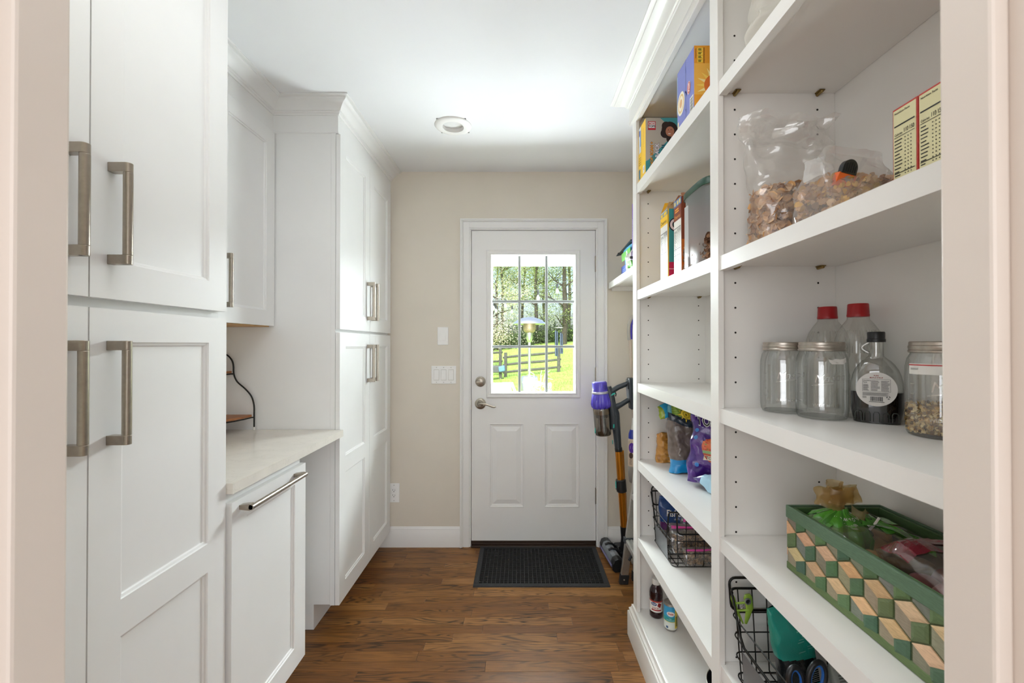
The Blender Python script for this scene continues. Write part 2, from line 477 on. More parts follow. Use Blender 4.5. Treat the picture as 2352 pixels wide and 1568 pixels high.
LX, LY, LR = -0.341, 2.205, 0.075
cl = MB()
for x0, x1, y0, y1 in ((XL - .1, LX - LR, .29, DW + .1), (LX + LR, XR + .1, .29, DW + .1), (LX - LR, LX + LR, .29, LY - LR), (LX - LR, LX + LR, LY + LR, DW + .1)):
    cl.box(x0, x1, y0, y1, H, H + .12)
tag(cl.build('ceiling', CEILW), 'smooth white pantry ceiling', kind='structure')
kc = MB(); kc.box(-3, 3, -3.7, .29, 2.6, 2.7)
tag(kc.build('ceiling', CEILW), 'white kitchen ceiling behind the doorway', kind='structure')
wb = MB()
DX0, DX1, DZ0, DZ1 = -.311, .502, .033, 2.067
wb.box(XL - .1, DX0 - .012, DW, DW + .14, 0, H); wb.box(DX1 + .012, XR + .1, DW, DW + .14, 0, H)
wb.box(DX0 - .012, DX1 + .012, DW, DW + .14, DZ1 + .012, H)
tag(wb.build('wall_back', WALLP), 'beige wall around the back door', kind='structure')
q = MB(); q.box(XL - .1, XL, .29, DW, 0, H); tag(q.build('wall_left', WALLP), 'beige wall behind the cabinets', kind='structure')
q = MB(); q.box(XR, XR + .1, .29, DW, 0, H); tag(q.build('wall_right', WALLP), 'beige wall behind the bookcase', kind='structure')
q = MB(); q.box(-3, -.452, .29, .405, 0, 2.6); q.box(.425, 3, .29, .405, 0, 2.6); q.box(-.452, .425, .29, .405, 2.09, 2.6)
tag(q.build('wall_front', WALLP), 'wall of the doorway the picture is taken through', kind='structure')
q = MB(); q.box(-3.1, -3, -3.7, .4, 0, 2.7); tag(q.build('wall_kitchen', WALLP), 'kitchen side wall', kind='structure')
q = MB(); q.box(3, 3.1, -3.7, .4, 0, 2.7); tag(q.build('wall_kitchen', WALLP), 'other kitchen side wall', kind='structure')
q = MB(); q.box(-3.1, 3.1, -3.8, -3.7, 0, 2.7); tag(q.build('wall_kitchen', WALLP), 'kitchen end wall', kind='structure')

for nm, lab, x0, sg in (('trim_1', 'warm white jamb on the cabinet side of the doorway', -.43, -1), ('trim_2', 'warm white jamb on the bookcase side of the doorway', .403, 1)):
    t = struct(nm, lab, (x0, .3, 0))
    a = MB(); a.box(*sorted((x0 + sg * .016, x0 + sg * .024)), .27, .407, 0, 2.09); a.build('jamb_board', JAMBP, t, bevel=.002)
    a = MB(); a.box(*sorted((x0, x0 + sg * .016)), .362, .408, 0, 2.08); a.build('door_stop', JAMBP, t, bevel=.003)
    a = MB(); a.box(*sorted((x0 + sg * .03, x0 + sg * .1)), .268, .29, 0, 2.15); a.build('casing', JAMBP, t, bevel=.003)
q = MB(); q.box(-.452, .425, .27, .407, 2.07, 2.09); tag(q.build('trim_3', JAMBP), 'head jamb of the doorway', kind='structure')

# back door casing, jamb, threshold
t = struct('trim_4', 'white stepped casing around the back door', (0, DW, 0))
for (x_in, sg) in ((DX0 - .007, -1), (DX1 + .007, 1)):
    a = MB()
    for w0, w1, th in ((0, .006, .009), (.006, .044, .013), (.044, .049, .010), (.049, .056, .017), (.056, .066, .021)):
        a.box(*sorted((x_in + sg * w0, x_in + sg * w1)), DW - th, DW, 0, DZ1 + .007 + w1)
    a.build('side_casing', TRIMW, t, bevel=.0015)
a = MB()
for w0, w1, th in ((0, .006, .009), (.006, .044, .013), (.044, .049, .010), (.049, .056, .017), (.056, .066, .021)):
    a.box(DX0 - .007 - w0, DX1 + .007 + w0, DW - th, DW, DZ1 + .007 + w0, DZ1 + .007 + w1)
a.build('head_casing', TRIMW, t, bevel=.0015)
a = MB(); a.box(DX0 - .012, DX0 - .003, DW - .004, DW + .14, 0, DZ1 + .012); a.box(DX1 + .003, DX1 + .012, DW - .004, DW + .14, 0, DZ1 + .012)
a.box(DX0 - .012, DX1 + .012, DW - .004, DW + .14, DZ1 + .003, DZ1 + .012)
a.box(DX0 - .003, DX0 + .012, DW + .055, DW + .07, 0, DZ1 + .003); a.box(DX1 - .012, DX1 + .003, DW + .055, DW + .07, 0, DZ1 + .003); a.box(DX0, DX1, DW + .055, DW + .07, DZ1 - .012, DZ1 + .003)
a.build('door_jamb', TRIMW, t)
a = MB(); a.box(DX0 - .0045, DX0 + .0, DW - .002, DW + .05, .892, .955); a.build('strike_plate', NICKEL, t)
q = MB(); q.box(DX0, DX1, DW - .02, DW + .14, 0, .012); q.box(DX0, DX1, DW + .002, DW + .05, .012, .020); q.box(DX0 - .002, DX1 + .002, DW + .0035, DW + .0075, .012, .036); q.box(DX0 - .002, DX1 + .002, DW + .009, DW + .05, .020, .0328)
tag(q.build('trim_5', mat('bronze_threshold', '#3a2a20', .45, .4), bevel=.002), 'dark bronze threshold under the back door', kind='structure')

bb = [(0, 0), (.014, 0), (.014, .094), (.012, .098), (.012, .104), (.009, .110), (.009, .118), (.004, .126), (.002, .131), (0, .131)]
q = MB(); q.sweep([(-.95, DW), (DX0 - .073, DW)], bb); tag(q.build('baseboard_back', TRIMW, smooth=30), 'white baseboard between far cabinet and door', kind='structure')
q = MB(); q.sweep([(DX1 + .073, DW), (XR, DW)], bb); tag(q.build('baseboard_back', TRIMW, smooth=30), 'short white baseboard between door and alcove corner', kind='structure')
q = MB(); q.sweep([(XR, DW), (XR, 1.94)], bb); tag(q.build('baseboard_right', TRIMW, smooth=30), 'white baseboard in the alcove beside the bookcase', kind='structure')

crown = [(-.012, 2.386), (.004, 2.386), (.008, 2.392), (.013, 2.394), (.013, 2.400), (.018, 2.402), (.022, 2.410), (.030, 2.420), (.042, 2.429), (.055, 2.434), (.058, 2.437), (.058, 2.442), (.066, 2.444), (.071, 2.447), (.071, H - .0005), (-.012, H - .0005)]
cpath = [(-.843, .41), (-.843, 1.211), (-1.145, 1.211), (-1.145, 1.982), (-.843, 1.982), (-.843, DW)]
t = struct('trim_6', 'white crown moulding stepping along the cabinet tops', (-.843, .41, 2.3))
q = MB(); q.sweep(cpath, crown); q.build('crown', WHITE, t, smooth=28)
q = MB(); q.sweep(cpath, [(-.03, 2.302), (.001, 2.302), (.003, 2.306), (0, 2.310), (0, 2.388), (-.03, 2.388)]); q.build('frieze', WHITE, t)

# ------------------------------------------------------------------ back door
d = struct('door_1', 'white half lite back door with two raised panels', (0, DW, 0))
MD = lambda u, v, e: (u, 2.803 + e, v)
q = MB()
GX0, GX1, GZ0, GZ1 = -.1745, .362, 1.007, 1.90
OX0, OX1, OZ0, OZ1 = -.2145, .403, .967, 1.94
ring = [(0, 0), (.003, -.0015), (.007, -.001), (.011, .005), (.018, .006), (.022, .008), (.052, .0008)]
us, vs = [DX0, OX0 + .02, OX1 - .02, DX1], [DZ0, .87, OZ0 + .02, OZ1 - .02, DZ1]
q.facing(MD, DX0, DX1, DZ0, .87, [(-.196, .034, .25, .802), (.1645, .3975, .25, .802)], ring, thick=.044)
for u0, u1, v0, v1 in ((DX0, OX0 + .02, .87, DZ1), (OX1 - .02, DX1, .87, DZ1), (OX0 + .02, OX1 - .02, .87, OZ0 + .02), (OX0 + .02, OX1 - .02, OZ1 - .02, DZ1)):
    q.box(u0, u1, 2.803, 2.847, v0, v1)
q.build('door_slab', TRIMW, d, smooth=20)
q = MB()
def rings_open(q, R0, rings, M_):
    prev = None
    for ins, dep in rings:
        a, b, c_, e = R0[0] + ins, R0[1] - ins, R0[2] + ins, R0[3] - ins
        R = [M_(a, c_, dep), M_(b, c_, dep), M_(b, e, dep), M_(a, e, dep)]
        if prev:
            for k in range(4): q.face([prev[k], prev[(k + 1) % 4], R[(k + 1) % 4], R[k]])
        prev = R
rings_open(q, (OX0, OX1, OZ0, OZ1), [(0, 0), (0, -.004), (.006, -.010), (.012, -.011), (.018, -.008), (.024, -.009), (.030, -.012), (.034, -.009), (.038, .002), (.040, .018), (.040, .044)], MD)
q.build('lite_frame', TRIMW, d, smooth=35)
GLASS = clear_mat('window_glass', '#fbfdfc', 0.0, 0, '#e4ece8', 0.0, fres=.10)
q = MB(); q.box(GX0 - .004, GX1 + .004, 2.822, 2.825, GZ0 - .004, GZ1 + .004); q.build('glass_pane', GLASS, d)
MUN = mat('grille_bar_backlit_grey', '#a9b0ae', .5)  # backlit shade of the bars put into their grey
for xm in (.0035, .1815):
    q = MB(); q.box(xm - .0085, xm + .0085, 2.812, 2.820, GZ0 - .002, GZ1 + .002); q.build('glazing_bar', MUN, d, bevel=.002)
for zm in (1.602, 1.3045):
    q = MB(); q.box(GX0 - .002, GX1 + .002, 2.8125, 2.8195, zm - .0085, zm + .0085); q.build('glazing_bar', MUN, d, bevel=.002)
q = MB(); q.lathe([(0, -.017), (.020, -.017), (.024, -.014), (.026, -.009), (.032, -.006), (.034, 0)], (-.253, 2.803, 1.075), (0, 1, 0), 32)
db = q.build('deadbolt', NICKEL, d, smooth=40)
q = MB(); q.box(-.279, -.235, 2.777, 2.789, 1.069, 1.077); q.build('thumb_turn', NICKEL, db, bevel=.002)
q = MB(); q.lathe([(.010, -.045), (.011, -.040), (.012, -.02), (.019, -.016), (.022, -.010), (.030, -.008), (.036, -.004), (.036, 0)], (-.253, 2.803, .931), (0, 1, 0), 32)
lv = q.build('door_handle', NICKEL, d, smooth=40)
q = MB(); q.tube([(-.258, 2.755, .933), (-.245, 2.75, .936), (-.222, 2.75, .935), (-.195, 2.752, .926), (-.175, 2.755, .917), (-.160, 2.757, .914), (-.148, 2.757, .917)], [.009, .008, .0065, .006, .006, .0055, .004], 10)
q.build('lever', NICKEL, lv, smooth=60)
for z in (1.848, 1.116, .328):
    q = MB(); q.box(DX1 - .003, DX1 + .010, 2.799, 2.804, z - .052, z + .052)
    for k in range(5): q.lathe([(.0055, -.0095), (.0055, .0095)], (DX1 + .004, 2.797, z - .042 + k * .021), (0, 0, 1), 10)
    q.build('hinge', NICKEL, d, smooth=40)

# ------------------------------------------------------------------ cabinets
def handle_v(parent, xf, y, z0, z1, r=.0085):
    a = MB()
    for z, s_ in ((z0, 1), (z1, -1)):
        a.box(xf, xf + .034, y - .0085, y + .0085, *sorted((z, z + s_ * .019)))
        a.lathe([(.0085, 0), (.0085, .019)], (xf + .034, y, min(z, z + s_ * .019)), (0, 0, 1), 16)
    a.tube([(xf + .0345, y, z0 + .019), (xf + .0345, y, z1 - .019)], r * .97, 16)
    return a.build('handle', NICKEL, parent, smooth=40, bevel=.0008)
RING = [(0, 0), (.0015, .0035), (.007, .005), (.0085, .0085), (.010, .009)]
def cab_door(parent, xf, u0, u1, v0, v1, ops, name='door'):
    a = MB(); a.facing(lambda u, v, e: (xf - e, u, v), u0, u1, v0, v1, ops, RING, thick=.020)
    return a.build(name, WHITE, parent, bevel=.0012)
XF = -.83
def tall_cabinet(name, label, D0, D1, splits, up, lo, hand, mid, filler=None):
    t = thing(name, label, 'cabinet', (-1.14, (D0 + D1) / 2, 0))
    a = MB(); a.box(XL, -.8755, D0, D1, .115, 2.306); a.build('carcass', WHITE, t, bevel=.001)
    a = MB(); a.box(-.875, -.8535, D0 - .0015, D1, .112, 2.306); a.build('face_frame', WHITE, t, bevel=.001)
    a = MB(); a.box(XL, -.95, D0, D1, 0, .115); a.build('toe_kick', WHITE, t)
    if filler: a = MB(); a.box(-.875, -.86, D1, filler, 0.115, 2.306); a.build('filler', WHITE, t)
    for k, (u0, u1) in enumerate(splits):
        s = .068
        dr = cab_door(t, XF, u0, u1, up[0], up[1], [(u0 + s, u1 - s, up[0] + .077, up[1] - .07)])
        y = u1 - hand if k == 0 else u0 + hand
        handle_v(dr, XF, y, *mid[0])
        dr = cab_door(t, XF, u0, u1, lo[0], lo[1], [(u0 + s, u1 - s, .788, lo[1] - .068), (u0 + s, u1 - s, .197, .712)])
        handle_v(dr, XF, y, *mid[1])
    return t
tall_cabinet('tall_cabinet', 'tall white shaker cabinet right beside the doorway', .412, 1.212, [(.426, .8215), (.8245, 1.2105)],
             (1.412, 2.322), (.115, 1.392), .042, [(1.482, 1.688), (1.117, 1.327)])
tall_cabinet('tall_cabinet', 'tall white shaker cabinet against the back wall', 1.983, 2.757, [(1.978, 2.3695), (2.3725, 2.755)],
             (1.390, 2.296), (.115, 1.376), .030, [(1.452, 1.660), (1.114, 1.318)], DW)

t = thing('wall_cabinet', 'white wall cabinet hung above the stone counter', 'cabinet', (-1.3, 1.6, 1.4))
a = MB(); a.box(XL, -1.158, 1.214, 1.981, 1.408, 2.306); a.build('carcass', WHITE, t, bevel=.001)
a = MB(); a.box(XL + .01, -1.16, 1.216, 1.979, 1.400, 1.4075); a.build('underside_panel', mat('maple_ply', '#c79c66', .5, var=.1), t)
for k, (u0, u1) in enumerate(((1.218, 1.596), (1.599, 1.976))):
    dr = cab_door(t, -1.134, u0, u1, 1.405, 2.298, [(u0 + .062, u1 - .062, 1.472, 2.232)])
    handle_v(dr, -1.134, u1 - .03 if k == 0 else u0 + .03, 1.462, 1.668)

t = thing('base_cabinet', 'white base cabinet with pull-out front under the counter', 'cabinet', (-1.14, 1.43, 0))
a = MB(); a.box(XL, -.842, 1.216, 1.642, .115, .8945); a.build('carcass', WHITE, t, bevel=.001)
a = MB(); a.box(XL, -.93, 1.216, 1.642, 0, .115); a.build('toe_kick', WHITE, t)
dr = cab_door(t, -.820, 1.222, 1.643, .132, .866, [(1.288, 1.566, .208, .806)], 'pull_out_front')
a = MB()
for y in (1.262, 1.565):
    s_ = -1 if y < 1.4 else 1
    pts = [(-.82, -.006), (-.802, -.0085), (-.790, -.0095), (-.780, -.004), (-.780, .004), (-.790, .0095), (-.802, .0085), (-.82, .006)]
    lo_ = [Vector((x, y - .009, .842 + z)) for x, z in pts]; hi_ = [Vector((x, y + .009, .842 + z)) for x, z in pts]
    a.face(lo_); a.face(hi_[::-1])
    for k in range(8): a.face([lo_[k], lo_[(k + 1) % 8], hi_[(k + 1) % 8], hi_[k]])
a.tube([(-.785, 1.253, .842), (-.785, 1.574, .842)], .0078, 16)
a.build('handle', NICKEL, dr, smooth=40)

STONE = mat('pale_quartz', '#ddd8cf', .16, var=.03, scale=14)
def veins(m):
    nt = m.node_tree; b = nt.nodes['Principled BSDF']; L = nt.links.new
    tc = nt.nodes.new('ShaderNodeTexCoord'); mp = nt.nodes.new('ShaderNodeMapping'); mp.inputs['Rotation'].default_value = (0, 0, .6)
    mp.inputs['Scale'].default_value = (4, 11, 4); L(tc.outputs['Object'], mp.inputs[0])
    n = nt.nodes.new('ShaderNodeTexNoise'); n.inputs['Scale'].default_value = 2.2; n.inputs['Detail'].default_value = 9; n.inputs['Distortion'].default_value = 1.2
    L(mp.outputs[0], n.inputs['Vector'])
    r = nt.nodes.new('ShaderNodeValToRGB'); e = r.color_ramp.elements
    e[0].position, e[0].color = .485, (0, 0, 0, 1); e[1].position, e[1].color = .5, (1, 1, 1, 1)
    x = e.new(.515); x.color = (0, 0, 0, 1); L(n.outputs['Fac'], r.inputs[0])
    s = nt.nodes.new('ShaderNodeMath'); s.operation = 'MULTIPLY'; s.inputs[1].default_value = .16; L(r.outputs[0], s.inputs[0])
    q = nt.nodes.new('ShaderNodeMix'); q.data_type = 'RGBA'; L(s.outputs[0], q.inputs[0])
    L(b.inputs['Base Color'].links[0].from_socket, q.inputs[6]); q.inputs[7].default_value = (*hx('#9c948a'), 1); L(q.outputs[2], b.inputs['Base Color'])
veins(STONE)
a = MB()
cp = [(XL, 1.2135), (-.812, 1.2135), (-.812, 1.9745), (-.8525, 1.9745), (-.8525, 1.980), (XL, 1.980)]
lo_, hi_ = [(x, y, .895) for x, y in cp], [(x, y, .925) for x, y in cp]
a.face(lo_[::-1]); a.face(hi_)
for k in range(6): a.face([lo_[k], lo_[(k + 1) % 6], hi_[(k + 1) % 6], hi_[k]])
tag(a.build('countertop', STONE, bevel=.0015), 'pale quartz counter slab between the two tall cabinets', 'countertop')

# ------------------------------------------------------------------ bookcase
BX, BB = .517, .83
bk = thing('bookcase', 'tall white built-in bookcase with adjustable shelves holding groceries', 'bookcase', (.67, 1.17, 0))
def part(nm, boxes, m=SHELFW, bevel=.001, parent=None):
    a = MB()
    for b_ in boxes: a.box(*b_)
    return a.build(nm, m, parent or bk, bevel=bevel)
part('end_panel', [(.5325, BB, 1.900, 1.932, .147, 2.33)]); part('divider_panel', [(.5325, BB, 1.117, 1.140, .147, 2.33)]); part('end_panel', [(.5325, BB, .412, .440, .147, 2.33)])
part('back_panel', [(BB, BB + .012, .412, 1.932, .0, 2.40)])
for y0, y1 in ((1.877, 1.934), (1.106, 1.1515), (.412, .455)): part('stile', [(BX, .532, y0, y1, .147, 2.306)])
part('header_rail', [(BX, .535, .412, 1.934, 2.306, 2.40)]); part('top_panel', [(.535, BB, .412, 1.932, 2.335, 2.355)])
q = MB(); q.sweep([(BB + .012, 1.934), (BX, 1.934), (BX, .41)], [(o * 1.18, z) for o, z in crown]); q.build('crown', SHELFW, bk, smooth=28)
q = MB(); q.sweep([(BB + .012, 1.934), (BX, 1.934), (BX, .41)], [(0, 2.318), (.012, 2.318), (.012, 2.39), (0, 2.39)]); q.build('frieze', SHELFW, bk)
basep = [(0, 0), (.022, 0), (.022, .106), (.020, .110), (.014, .111), (.014, .117), (.017, .120), (.017, .124), (.010, .130), (.007, .138), (.007, .1445), (.002, .1468), (0, .1468)]
q = MB(); q.sweep([(BB + .012, 1.934), (BX, 1.934), (BX, .41)], basep); q.build('base_moulding', SHELFW, bk, smooth=28)
def shelf(y0, y1, s0, s1, ztop, zbot):
    a = MB(); pf = [(.5205, zbot), (.5205, ztop), (BB - .001, ztop), (BB - .001, ztop - .024), (.540, ztop - .024), (.540, zbot)]
    A, B = [(x, s0, z) for x, z in pf], [(x, s1, z) for x, z in pf]
    a.face(A); a.face(B[::-1])
    for k in range(6): a.face([A[k], A[(k + 1) % 6], B[(k + 1) % 6], B[k]])
    for u0, u1 in ((y0, s0), (s1, y1)): a.box(.5335, BB - .001, u0, u1, ztop - .024, ztop - .0002)
    a.build('shelf', SHELFW, bk, bevel=.001)
LZ = [(2.025, 1.984), (1.556, 1.516), (1.150, 1.111), (.811, .771), (.474, .436)]
RZ = [(2.003, 1.967), (1.548, 1.511), (1.154, 1.117), (.8225, .785), (.494, .455)]
for z1, z0 in LZ: shelf(1.1405, 1.8995, 1.152, 1.8765, z1, z0)
for z1, z0 in RZ: shelf(.4405, 1.1165, .4555, 1.1055, z1, z0)
part('bottom_shelf', [(.5175, BB, 1.1287, 1.932, .112, .1469)]); part('bottom_shelf', [(.5175, BB, .412, 1.1283, .112, .1469)])
def holes(y, xs, z0, skip):
    a = MB()
    for x in xs:
        for k in range(27):
            z = z0 - k * .065
            if z < .22 or any(b - .008 < z < t_ + .008 for t_, b in skip): continue
            a.lathe([(.0027, -.0006), (.0021, -.0006), (.0019, .004), (0, .004)], (x, y, z), (0, 1, 0), 10)
    o = a.build('peg_holes', HOLE, bk); o['kind'] = 'stuff'
holes(1.1168, (.5665, .7835), 2.1305, RZ); holes(1.8998, (.576, .800), 2.141, LZ)
BRASS = mat('aged_brass', '#8d7748', .35, .9, var=.1)
def pins(y, xs, zs):
    for z in zs:
        for x in xs:
            a = MB(); a.lathe([(.002, -.022), (.004, -.020), (.0045, .0)], (x, y, z - .0045), (0, 1, 0), 10)
            a.box(x - .007, x + .007, y - .02, y - .001, z - .003, z - .0005); a.build('shelf_pin', BRASS, bk, smooth=40)
pins(1.1168, (.5665, .7835), [r[0] - .024 for r in RZ]); pins(1.8998, (.576, .80), [r[0] - .024 for r in LZ])
# ------------------------------------------------------------------ wall plates, lamp, mat, rack
PLATE = mat('white_plate_plastic', '#f3f2f0', .35, var=.01)
def plate(name, label, cat, x0, x1, y0, y1):
    a, b = at(x0, y1, DW), at(x1, y0, DW)
    t = thing(name, label, cat, ((a.x + b.x) / 2, DW, (a.z + b.z) / 2))
    q = MB(); q.box(a.x, b.x, DW - .006, DW - .0002, a.z, b.z); q.build('plate', PLATE, t, bevel=.003)
    return t, a, b
t, a, b = plate('door_chime', 'blank white rectangular plate alone on the wall above the switches', 'wall plate', 1005, 1030, 751, 792)
q = MB(); q.box(a.x + .017, b.x - .017, DW - .0085, DW - .006, a.z + .026, b.z - .026); q.build('raised_panel', PLATE, t, bevel=.0015)
t, a, b = plate('light_switch', 'white three-gang rocker switch plate beside the back door', 'switch', 991, 1048, 840, 881)
sw = mat('screw_grey', '#b9b6b0', .4, .6)
for k in range(3):
    xc = (a.x + b.x) / 2 + (k - 1) * .0475; zc = (a.z + b.z) / 2
    q = MB(); q.box(xc - .0175, xc + .0175, DW - .0072, DW - .006, zc - .035, zc + .035); q.build('switch_frame', mat('switch_gap', '#c9c6c0', .5), t)
    q = MB(); up = .004 if k == 2 else -.004
    q.face([(xc - .0155, DW - .0085 - max(up, 0), zc + .0325), (xc + .0155, DW - .0085 - max(up, 0), zc + .0325), (xc + .0155, DW - .0095, zc), (xc - .0155, DW - .0095, zc)])
    q.face([(xc - .0155, DW - .0095, zc), (xc + .0155, DW - .0095, zc), (xc + .0155, DW - .0085 + min(up, 0), zc - .0325), (xc - .0155, DW - .0085 + min(up, 0), zc - .0325)])
    q.box(xc - .0155, xc + .0155, DW - .0085, DW - .007, zc - .0325, zc + .0325)
    q.build('rocker', PLATE, t, bevel=.0006)
    for s in (-1, 1):
        q = MB(); q.lathe([(0, -.001), (.0025, -.0008), (.003, 0)], (xc, DW - .006, zc + s * .0485), (0, 1, 0), 10); q.build('screw', sw, t)
t, a, b = plate('wall_outlet', 'white duplex outlet low on the wall beside the far cabinet', 'outlet', 893, 918, 1109, 1153)
xc, zc = (a.x + b.x) / 2, (a.z + b.z) / 2
q = MB(); q.box(xc - .0165, xc + .0165, DW - .008, DW - .006, zc - .0335, zc + .0335); ins = q.build('receptacle', PLATE, t, bevel=.001)
q = MB()
for s in (-1, 1):
    z0 = zc + s * .0165
    q.box(xc - .0075, xc - .0055, DW - .0084, DW - .0079, z0 - .001, z0 + .008); q.box(xc + .0055, xc + .0075, DW - .0084, DW - .0079, z0 - .001, z0 + .006)
    q.lathe([(0, -.0004), (.0026, -.0004), (.0026, 0)], (xc, DW - .008, z0 - .007), (0, 1, 0), 10)
q.build('slots', HOLE, ins)
for s in (-1, 1):
    q = MB(); q.lathe([(0, -.001), (.0025, -.0008), (.003, 0)], (xc, DW - .006, zc + s * .05), (0, 1, 0), 10); q.build('screw', sw, t)

t = thing('recessed_light', 'round white recessed light set in the pantry ceiling', 'ceiling light', (LX, LY, H))
q = MB(); q.lathe([(.055, .022), (.0545, -.008), (.062, -.010), (.080, -.008), (.093, -.004), (.096, 0), (.096, .001)], (LX, LY, H), (0, 0, 1), 48)
q.f = [f for f in q.f if len(f) == 4]; q.m, q.c = [0] * len(q.f), [None] * len(q.f)
q.build('trim_ring', PLATE, t, smooth=50)
q = MB(); q.lathe([(.056, .016), (.0, .014)], (LX, LY, H), (0, 0, 1), 48); q.build('lens', mat('frosted_lens', '#f4f5f8', .3), t)
q = MB(); q.lathe([(.058, .012), (.058, .09), (0, .09)], (LX, LY, H), (0, 0, 1), 32); q.box(LX - LR - .01, LX + LR + .01, LY - LR - .01, LY + LR + .01, H + .1, H + .11)
q.build('housing', mat('can_white', '#e8e8e8', .6), t)

MX0, MX1, MY0, MY1 = -.250, .497, 2.325, 2.785
t = thing('door_mat', 'black rubber scraper mat lying in front of the back door', 'door mat', ((MX0 + MX1) / 2, 2.55, 0))
q = MB(); q.box(MX0, MX1, MY0, MY1, .0005, .0035); q.build('base', mat('mat_base_grey', '#4c4c4f', .8, var=.3, scale=200), t)
q = MB(); br = .029
for x0, x1, y0, y1 in ((MX0, MX1, MY0, MY0 + br), (MX0, MX1, MY1 - br, MY1), (MX0, MX0 + br, MY0 + br, MY1 - br), (MX1 - br, MX1, MY0 + br, MY1 - br)): q.box(x0, x1, y0, y1, .0035, .0085)
q.build('border', mat('mat_rubber', '#262628', .72, var=.25, scale=80), t, bevel=.004)
q = MB(); nx, ny = 30, 18
sx, sy = (MX1 - MX0 - 2 * br) / nx, (MY1 - MY0 - 2 * br) / ny
for i in range(nx):
    for j in range(ny):
        x, y = MX0 + br + i * sx, MY0 + br + j * sy
        q.box(x + .002, x + sx - .002, y + .0018, y + sy - .0018, .0035, .0105 + random.uniform(-.0004, .0004))
o = q.build('tread_blocks', mat('mat_tread_black', '#040405', .95, var=.3, scale=300, bump=.4), t); o['kind'] = 'stuff'
q = MB()
for k in range(70):
    x, y = random.uniform(MX0 + br, MX1 - br), random.uniform(MY0 + br, MY1 - br); s = random.uniform(.0008, .002)
    q.lathe([(0, 0), (s, s * .5), (0, s)], (x, y, .0107 if random.random() < .4 else .004), (0, 0, 1), 5)
o = q.build('crumbs', mat('pale_crumb', '#c9b79a', .8), t); o['kind'] = 'stuff'

# corner rack on the counter
t = thing('corner_rack', 'black wire corner rack with wooden tiers on the counter', 'shelf rack', (XL + .02, 1.96, .925))
ox, oy = XL + .012, 1.968
prof = [(.218, .012), (.218, .075), (.217, .115), (.205, .155), (.176, .190), (.140, .222), (.124, .256), (.121, .30), (.112, .325), (.092, .345), (.065, .354), (.03, .35), (.0, .34)]
def smoothpts(p, n=4):
    out = []
    for i in range(len(p) - 1):
        p0, p1, p2, p3 = p[max(i - 1, 0)], p[i], p[i + 1], p[min(i + 2, len(p) - 1)]
        for k in range(n):
            u = k / n
            out.append(tuple(.5 * (2 * b + (c - a) * u + (2 * a - 5 * b + 4 * c - d) * u * u + (3 * b - a - 3 * c + d) * u ** 3) for a, b, c, d in zip(p0, p1, p2, p3)))
    return out + [p[-1]]
sp = smoothpts(prof)
q = MB(); q.tube([(ox + r, oy, .925 + z) for r, z in sp], .0035, 8); q.build('wire_frame', DARKM, t, smooth=60)
q = MB(); q.tube([(ox, oy - r, .925 + z) for r, z in sp], .0035, 8); q.build('wire_frame', DARKM, t, smooth=60)
q = MB(); q.tube([(ox, oy, .937), (ox, oy, 1.265)], .0035, 8); q.build('wire_post', DARKM, t, smooth=60)
RW = mat('rack_acacia', '#9a6238', .45, var=.18, scale=18)
for r, z in ((.205, .062), (.112, .262)):
    q = MB(); pts = [(ox + .004, oy - .004)] + [(ox + .004 + r * cos(k / 8 * pi / 2) ** .8, oy - .004 - r * sin(k / 8 * pi / 2) ** .8) for k in range(9)]
    lo_ = [(x, y, .925 + z) for x, y in pts]; hi_ = [(x, y, .925 + z + .010) for x, y in pts]
    q.face(lo_); q.face(hi_)
    for k in range(len(pts)): q.face([lo_[k], lo_[(k + 1) % len(pts)], hi_[(k + 1) % len(pts)], hi_[k]])
    q.build('wood_tier', RW, t, bevel=.002)
    q = MB(); q.tube([(x, y, .925 + z - .0035) for x, y in [(ox + r + .013, oy)] + pts[1:] + [(ox, oy - r - .013)]], .003, 8); q.build('tier_wire', DARKM, t, smooth=60)
for x, y in ((ox + .218, oy), (ox, oy - .218), (ox, oy)):
    q = MB(); q.lathe([(.0045, 0), (.005, .002), (.0045, .014)], (x, y, .9255), (0, 0, 1), 10); q.build('foot', mat('clear_white_foot', '#e6e3dc', .4), t)

# ------------------------------------------------------------------ cartons on the bookcase
def carton(name, label, x0, x1, y0, y1, z0, z1, col, group=None, cat='box', open_top=False):
    t = thing(name, label, cat, ((x0 + x1) / 2, (y0 + y1) / 2, z0), group)
    q = MB(); q.box(x0, x1, y0, y1, z0 + .0004, z1, 0, hx(col))
    if open_top: q.f.pop(1); q.m.pop(); q.c.pop()
    q.build('carton', PRINT, t, bevel=0 if open_top else .0015)
    FL = frame((x0, y1, z0), (0, -1, 0), (0, 0, 1)); FF = frame((x0, y0, z0), (1, 0, 0), (0, 0, 1))
    return t, FL, FF, y1 - y0, z1 - z0, x1 - x0
def bars(q, F, x0, x1, y0, y1, n, c, h=.5, jag=.35, seed=0):
    r = random.Random(seed); st = (y1 - y0) / n
    for k in range(n):
        y = y0 + k * st; w = (x1 - x0) * (1 - r.random() * jag)
        q.rect(F, x0, y, x0 + w, y + st * h, c, lift=.0011)
